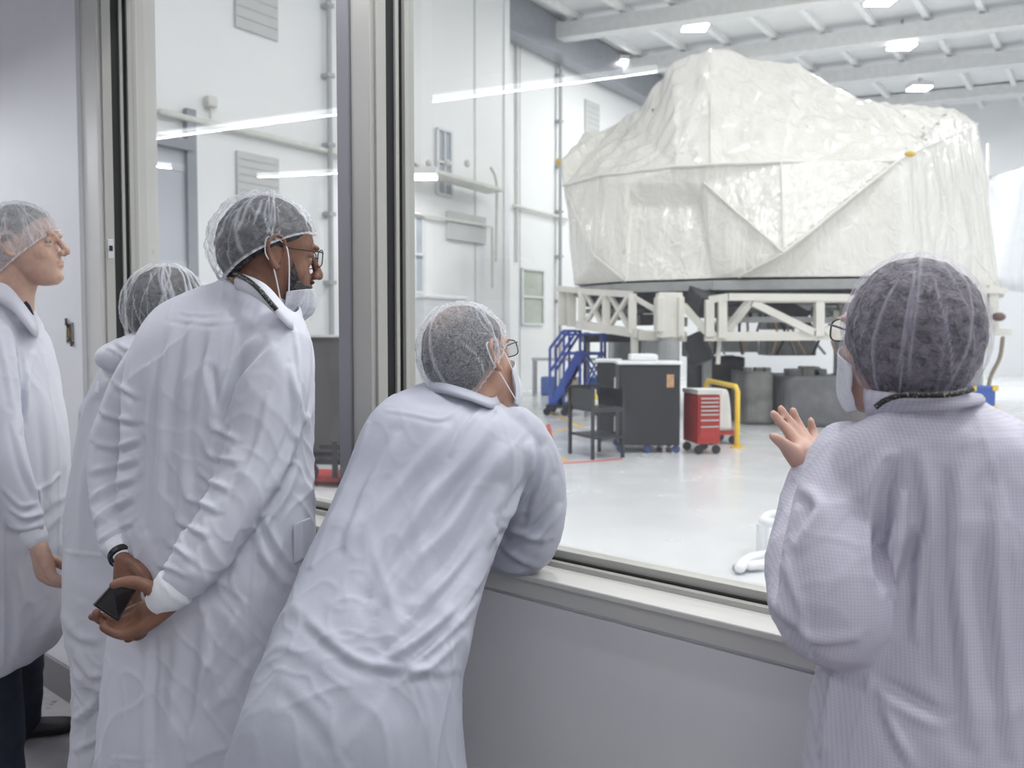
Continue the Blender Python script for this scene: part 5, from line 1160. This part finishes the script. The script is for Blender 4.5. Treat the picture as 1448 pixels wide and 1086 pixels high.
    cap_mesh('beard', H, (.0635, .086, .062), (0, .008, -.062), (-.052, -.052, -.052), M_hairB, root, folds=0, amp=0, lump=.001, seed=2, nphi=60, nt=30, gather=0) if False else None
    mask_mesh(H, root, M_mask, -.142, -.064, 1.5, .010, seed=5); spectacles(H, root)
    # beard: a close shell over jaw and chin, and a moustache
    nu, nv = 60, 26; vs = []
    for j in range(nv):
        for i in range(nu):
            a = -1.45+2.9*i/(nu-1); up = max(0, abs(a)-.95)/.5
            vs.append(H(*face_pt(-.130+.070*j/(nv-1)+.052*up*up*(j/(nv-1)), a, .0022)))
    me = bpy.data.meshes.new('beard'); me.from_pydata([tuple(q) for q in vs], [], [(j*nu+i, j*nu+i+1, (j+1)*nu+i+1, (j+1)*nu+i) for j in range(nv-1) for i in range(nu-1)]); me.materials.append(M_hairB); link('beard', me, root, True)
    b = MB(); b.ell(H(0, .092, -.048), (.026, .008, .006), H.R, 16, 10); b.build('moustache', M_hairB, root, True)
    # wrist watch
    a, c = P(171, 782, 1.763), P(174, 789, 1.752); k = MB(); k.cyl(a, a+(c-a).normalized()*.016, .0285, 28); w_ = k.build('wrist_watch', mat('watch_strap', (28, 30, 34), .5), root, bevel=.002)
    q = P(161, 786, 1.745); b = MB(); b.box((q.x-.006, q.y-.011, q.z-.014), (q.x+.004, q.y+.011, q.z+.014)); b.build('watch_case', mat('watch_case', (60, 64, 70), .25, .6), w_, bevel=.003)
    # phone in the hand
    k = empty('mobile_phone', P(163, 850, 1.6), 'black mobile phone held behind the back of the tall bearded person', 'phone')
    q = [P(160, 826, 1.606), P(194, 834, 1.640), P(168, 879, 1.606), P(133, 856, 1.588)]; nrm = (q[1]-q[0]).cross(q[2]-q[0]).normalized(); nrm = nrm if nrm.y > 0 else -nrm
    b = MB(); b.hexa(q, nrm*.011); b.build('case', mat('phone_case', (20, 20, 22), .35), k, bevel=.003)
    c = sum(q, Vector())/4; b = MB(); b.hexa([p.lerp(c, .07)-nrm*.0008 for p in q], nrm*.0006); b.build('screen', mat('phone_screen', (34, 32, 36), .06), k)
# ---- D: person leaning on the sill
if 'D' in DO:
    root, coat, H = make_person(dict(label='person with mask and glasses leaning with one elbow on the window sill', head=Head(666, 512, 1.82, 38, 10, 13, 1.03), yaw=42, skin=M_skinM, coat=M_coatB, seed=41,
      torso=[(600, 542, 1.80, 692, 560, 1.78, .07), (572, 550, 1.77, 722, 580, 1.76, .085), (540, 566, 1.74, 752, 604, 1.735, .105), (512, 606, 1.71, 764, 640, 1.715, .12), (492, 655, 1.68, 744, 685, 1.69, .125), (470, 705, 1.64, 724, 730, 1.65, .13), (448, 755, 1.60, 706, 772, 1.61, .135), (426, 805, 1.56, 690, 818, 1.56, .14), (404, 855, 1.52, 677, 862, 1.51, .145), (384, 905, 1.49, 667, 905, 1.47, .15), (363, 955, 1.46, 656, 955, 1.44, .15), (346, 1005, 1.44, 653, 1005, 1.42, .15), (321, 1086, 1.43, 659, 1086, 1.41, .152), (302, 1190, 1.42, 670, 1190, 1.40, .16), (290, 1266, 1.42, 680, 1266, 1.40, .165)], hips=11,
      arms=[[(560, 600, 1.80, .058), (560, 690, 1.90, .056), (576, 755, 1.985, .05), (606, 764, 1.975, .045), (640, 764, 1.95, .033)],
            [(730, 612, 1.735, .058), (752, 660, 1.745, .066), (757, 720, 1.765, .068), (745, 774, 1.775, .058), (708, 779, 1.81, .049), (668, 776, 1.85, .042), (640, 772, 1.875, .032)]],
      hands=[GEN(P(648, 764, 1.945), (1, -.25, 0), (0, 0, -1), 1, curl=(.3, .4, .3)), GEN(P(632, 771, 1.88), (-1, .3, 0), (0, 0, -1), -1, curl=(.3, .4, .3))],
      feet=[((455-724)/1150*1.45, 1.40), ((560-724)/1150*1.42, 1.42)], trousers=M_trs, A=(.0030, .0013, 0),
      strokes=[(1.84, 3, [(545, 580), (580, 586), (622, 593), (650, 576), (672, 552)]), (2.3, 3.5, [(690, 560), (712, 596), (724, 640), (724, 690), (720, 715)], 's'), (5.1, 5, [(690, 570), (660, 600), (640, 640)]),
        (13.6, 13, [(690, 600), (650, 660), (600, 710), (560, 770), (530, 830)]), (13.6, 12, [(712, 640), (670, 690), (630, 750), (580, 800), (540, 860)]), (11.9, 10, [(708, 700), (676, 760), (640, 810), (590, 860)]), (11.9, 9, [(700, 740), (672, 800), (620, 870), (560, 925)]), (10.2, 8, [(690, 790), (655, 850), (600, 900), (540, 936)]), (10.2, 7, [(672, 850), (630, 900), (580, 945)]), (8.5, 7, [(650, 900), (610, 940), (560, 965)]),
        (6.8, 9, [(630, 610), (570, 680), (520, 740)]), (6.8, 8, [(560, 620), (520, 690), (490, 770)]), (6.8, 8, [(440, 880), (500, 930), (560, 945), (630, 950)]), (3, 13, [(400, 960), (450, 1010), (480, 1050)]), (3, 12, [(540, 990), (510, 1030), (470, 1080)]), (2.99, 2.2, [(690, 800), (664, 845), (636, 890), (640, 940), (632, 990), (624, 1030), (616, 1086)], 's'), (2.3, 4, [(520, 600), (490, 680), (440, 800)], 's'),
        (11.9, 6, [(750, 630), (752, 680), (736, 710), (720, 732)]), (11.9, 7, [(770, 640), (762, 690), (750, 726)]), (10.2, 6, [(712, 746), (738, 756), (770, 762)]), (10.2, 6, [(708, 770), (728, 786), (756, 800)]), (10.2, 6, [(790, 720), (764, 752), (736, 770)]), (8.5, 5, [(784, 680), (764, 720), (742, 742)]), (-6, 7, [(702, 738), (712, 752), (704, 770)]), (8.5, 5, [(700, 800), (720, 806), (744, 808)])]))
    collar(coat, [(598, 554, 1.80), (627, 556, 1.70), (662, 566, 1.675), (695, 578, 1.70), (701, 570, 1.82), (650, 550, 1.90)], [(600, 541, 1.79), (626, 541, 1.72), (660, 550, 1.70), (692, 562, 1.72), (696, 556, 1.81), (650, 540, 1.88)], M_coatB)
    cap_mesh('hair', H, (.086, .104, .108), (0, -.009, .018), (.085, -.005, -.080), M_hairG, root, folds=0, amp=0, lump=.002, seed=19, nphi=160, nt=70, thin=(-.15, -.35, .92, .8))
    cap_mesh('hairnet', H, (.094, .112, .117), (0, -.010, .018), (.07, -.015, -.088), net_mat('hairnet_crinkled', .11, fold=.6, fib=.22, sc=46), root, puff=.04, folds=40, amp=.004, ruffle=.002, seed=23, lump=.003, short=150)
    mask_mesh(H, root, M_maskw, -.130, -.022, 1.3, .016, seed=7); spectacles(H, root)
# ---- E: person at the right with the raised open hand
if 'E' in DO:
    Yh = 1.32
    lh = [[(1136, 658, 1.315, .0185), (1120, 640, Yh-.01, .0150), (1108, 628, Yh-.02, .0105), (1099, 621, Yh-.022, .0092), (1093, 617, Yh-.022, .0076)],
          [(1138, 656, 1.318, .018), (1128, 632, Yh+.01, .0125), (1113, 608, Yh+.02, .0090), (1102, 596, Yh+.024, .0082), (1094, 585, Yh+.024, .0070)],
          [(1141, 655, 1.32, .018), (1135, 628, Yh+.02, .0120), (1121, 602, Yh+.035, .0090), (1111, 590, Yh+.04, .0082), (1104, 578, Yh+.04, .0070)],
          [(1145, 655, 1.325, .018), (1142, 628, Yh+.03, .0120), (1131, 604, Yh+.05, .0088), (1125, 592, Yh+.055, .0080), (1121, 580, Yh+.055, .0068)],
          [(1148, 656, 1.33, .017), (1152, 630, Yh+.04, .0110), (1150, 612, Yh+.06, .0080), (1148, 603, Yh+.062, .0072), (1146, 594, Yh+.062, .0062)]]
    def lhand(mb): pix_hand(mb, lh); mb.tube([P(1140, 656, 1.318), P(1136, 642, 1.322), P(1134, 630, 1.335)], [.022, .024, .016], 14, 3)
    root, coat, H = make_person(dict(label='person at the right in lilac grid coat raising an open hand', head=Head(1280, 483, 1.12, -18, 8, 0, .91, ear=.15), yaw=24, skin=M_skinP, coat=M_coatC, seed=51,
      torso=[(1246, 566, 1.14, 1382, 560, 1.07, .07), (1238, 580, 1.15, 1392, 572, 1.07, .076), (1214, 596, 1.16, 1420, 586, 1.06, .085), (1180, 622, 1.18, 1470, 612, 1.045, .105), (1160, 665, 1.19, 1510, 655, 1.035, .115), (1166, 725, 1.19, 1522, 725, 1.03, .12), (1184, 800, 1.18, 1522, 800, 1.03, .12), (1176, 880, 1.18, 1520, 880, 1.03, .12), (1152, 950, 1.19, 1520, 950, 1.03, .125), (1141, 1020, 1.19, 1524, 1020, 1.03, .128), (1133, 1100, 1.19, 1530, 1100, 1.03, .13), (1120, 1250, 1.19, 1545, 1250, 1.03, .135), (1110, 1400, 1.19, 1560, 1400, 1.03, .14)], hips=10,
      arms=[[(1200, 650, 1.175, .060), (1190, 735, 1.13, .070), (1184, 808, 1.10, .078), (1184, 864, 1.10, .079), (1158, 850, 1.15, .070), (1137, 785, 1.22, .055), (1142, 715, 1.28, .042), (1144, 672, 1.31, .031)],
            [(1490, 655, 1.02, .060), (1540, 800, .985, .058), (1556, 940, .975, .05), (1552, 1060, .985, .036)]],
      hands=[lhand, GEN(P(1552, 1068, .985), (0, .1, -1), (-1, .3, 0), -1)],
      feet=[((1255-724)/1150*1.12, 1.14), ((1390-724)/1150*1.05, 1.03)], trousers=M_trs, A=(.0040, .0012, 0),
      strokes=[(2.76, 5, [(1284, 572), (1283, 640), (1278, 720), (1270, 790)], 's'), (1.84, 4, [(1374, 570), (1398, 640), (1424, 730), (1440, 830)], 's'), (-13.5, 9, [(1262, 660), (1246, 710), (1242, 770), (1252, 830)]), (12, 9, [(1276, 700), (1266, 750), (1256, 790), (1262, 830)]), (-13.5, 8, [(1292, 755), (1282, 790), (1272, 830)]), (10.5, 9, [(1304, 760), (1300, 830), (1296, 900)]),
        (9, 10, [(1135, 690), (1160, 720), (1130, 770)]), (9, 9, [(1095, 850), (1120, 880), (1160, 905), (1210, 900)]), (7.5, 8, [(1110, 800), (1130, 860), (1150, 920)]), (7.5, 12, [(1300, 640), (1316, 720), (1322, 820), (1330, 940)]), (9, 14, [(1360, 660), (1352, 780), (1362, 900), (1376, 1040)]), (7.5, 12, [(1410, 700), (1410, 820), (1420, 940), (1432, 1060)]), (-10.5, 10, [(1246, 965), (1290, 990), (1330, 1010)]), (9, 10, [(1250, 1000), (1270, 1040), (1290, 1080)]), (2.53, 3, [(1230, 965), (1216, 1010), (1206, 1050), (1202, 1086)], 's'), (4.5, 3, [(1143, 932), (1156, 950), (1178, 960)], 's'), (4.5, 3, [(1178, 955), (1166, 1000), (1154, 1040)], 's'), (6, 7, [(1180, 960), (1170, 1010), (1160, 1060)])]))
    collar(coat, [(1230, 588, 1.13), (1292, 582, 1.045), (1350, 578, 1.01), (1386, 570, 1.04), (1374, 568, 1.12), (1300, 578, 1.19)], [(1224, 548, 1.13), (1286, 557, 1.04), (1348, 553, 1.015), (1380, 556, 1.05), (1372, 556, 1.12), (1284, 534, 1.21)], M_coatC)
    strap('lanyard', [(1238, 576, 1.072), (1252, 566, 1.056), (1275, 559, 1.030), (1305, 559, 1.010), (1340, 558, .998), (1366, 553, 1.006), (1376, 549, 1.016)], .0075, .002, M_lan, root)
    cap_mesh('hair', H, (.0865, .104, .112), (0, -.012, .014), (.06, -.085, -.112), M_hairR, root, folds=0, amp=0, lump=.004, seed=29, nphi=160, nt=70, puff=.02)
    cap_mesh('hairnet', H, (.0920, .110, .122), (0, -.012, .014), (.05, -.1, -.118), M_netR, root, puff=.03, folds=34, amp=.002, ruffle=.0012, seed=33, lump=.003)
    mask_mesh(H, root, M_maskw, -.128, -.022, 1.5, .006, seed=9, loops=False); spectacles(H, root)
# ================================================================ camera, world, view
cam = bpy.data.cameras.new('camera'); co = bpy.data.objects.new('camera', cam); COL.objects.link(co)
co.location = (0, 0, CAMZ); co.rotation_euler = (math.pi/2-TILT, 0, 0)
cam.sensor_width = 36; cam.lens = 36*F/1448; cam.shift_y = -(543-PCY)/1448; cam.clip_start = .02; cam.clip_end = 200
cam.dof.use_dof = True; cam.dof.focus_distance = 1.65; cam.dof.aperture_fstop = 5.0
SC.camera = co
w = bpy.data.worlds.new('world'); SC.world = w; w.use_nodes = True
w.node_tree.nodes['Background'].inputs[0].default_value = (.9, .93, 1, 1); w.node_tree.nodes['Background'].inputs[1].default_value = .05
SC.view_settings.view_transform = 'Standard'; SC.view_settings.look = 'None'; SC.view_settings.exposure = 0.42; SC.view_settings.gamma = 1.0
SC.view_settings.use_curve_mapping = False
cy = SC.cycles; cy.use_denoising = True; cy.max_bounces = 8; cy.diffuse_bounces = 5; cy.transparent_max_bounces = 16; cy.sample_clamp_indirect = 6; cy.caustics_reflective = False; cy.caustics_refractive = False
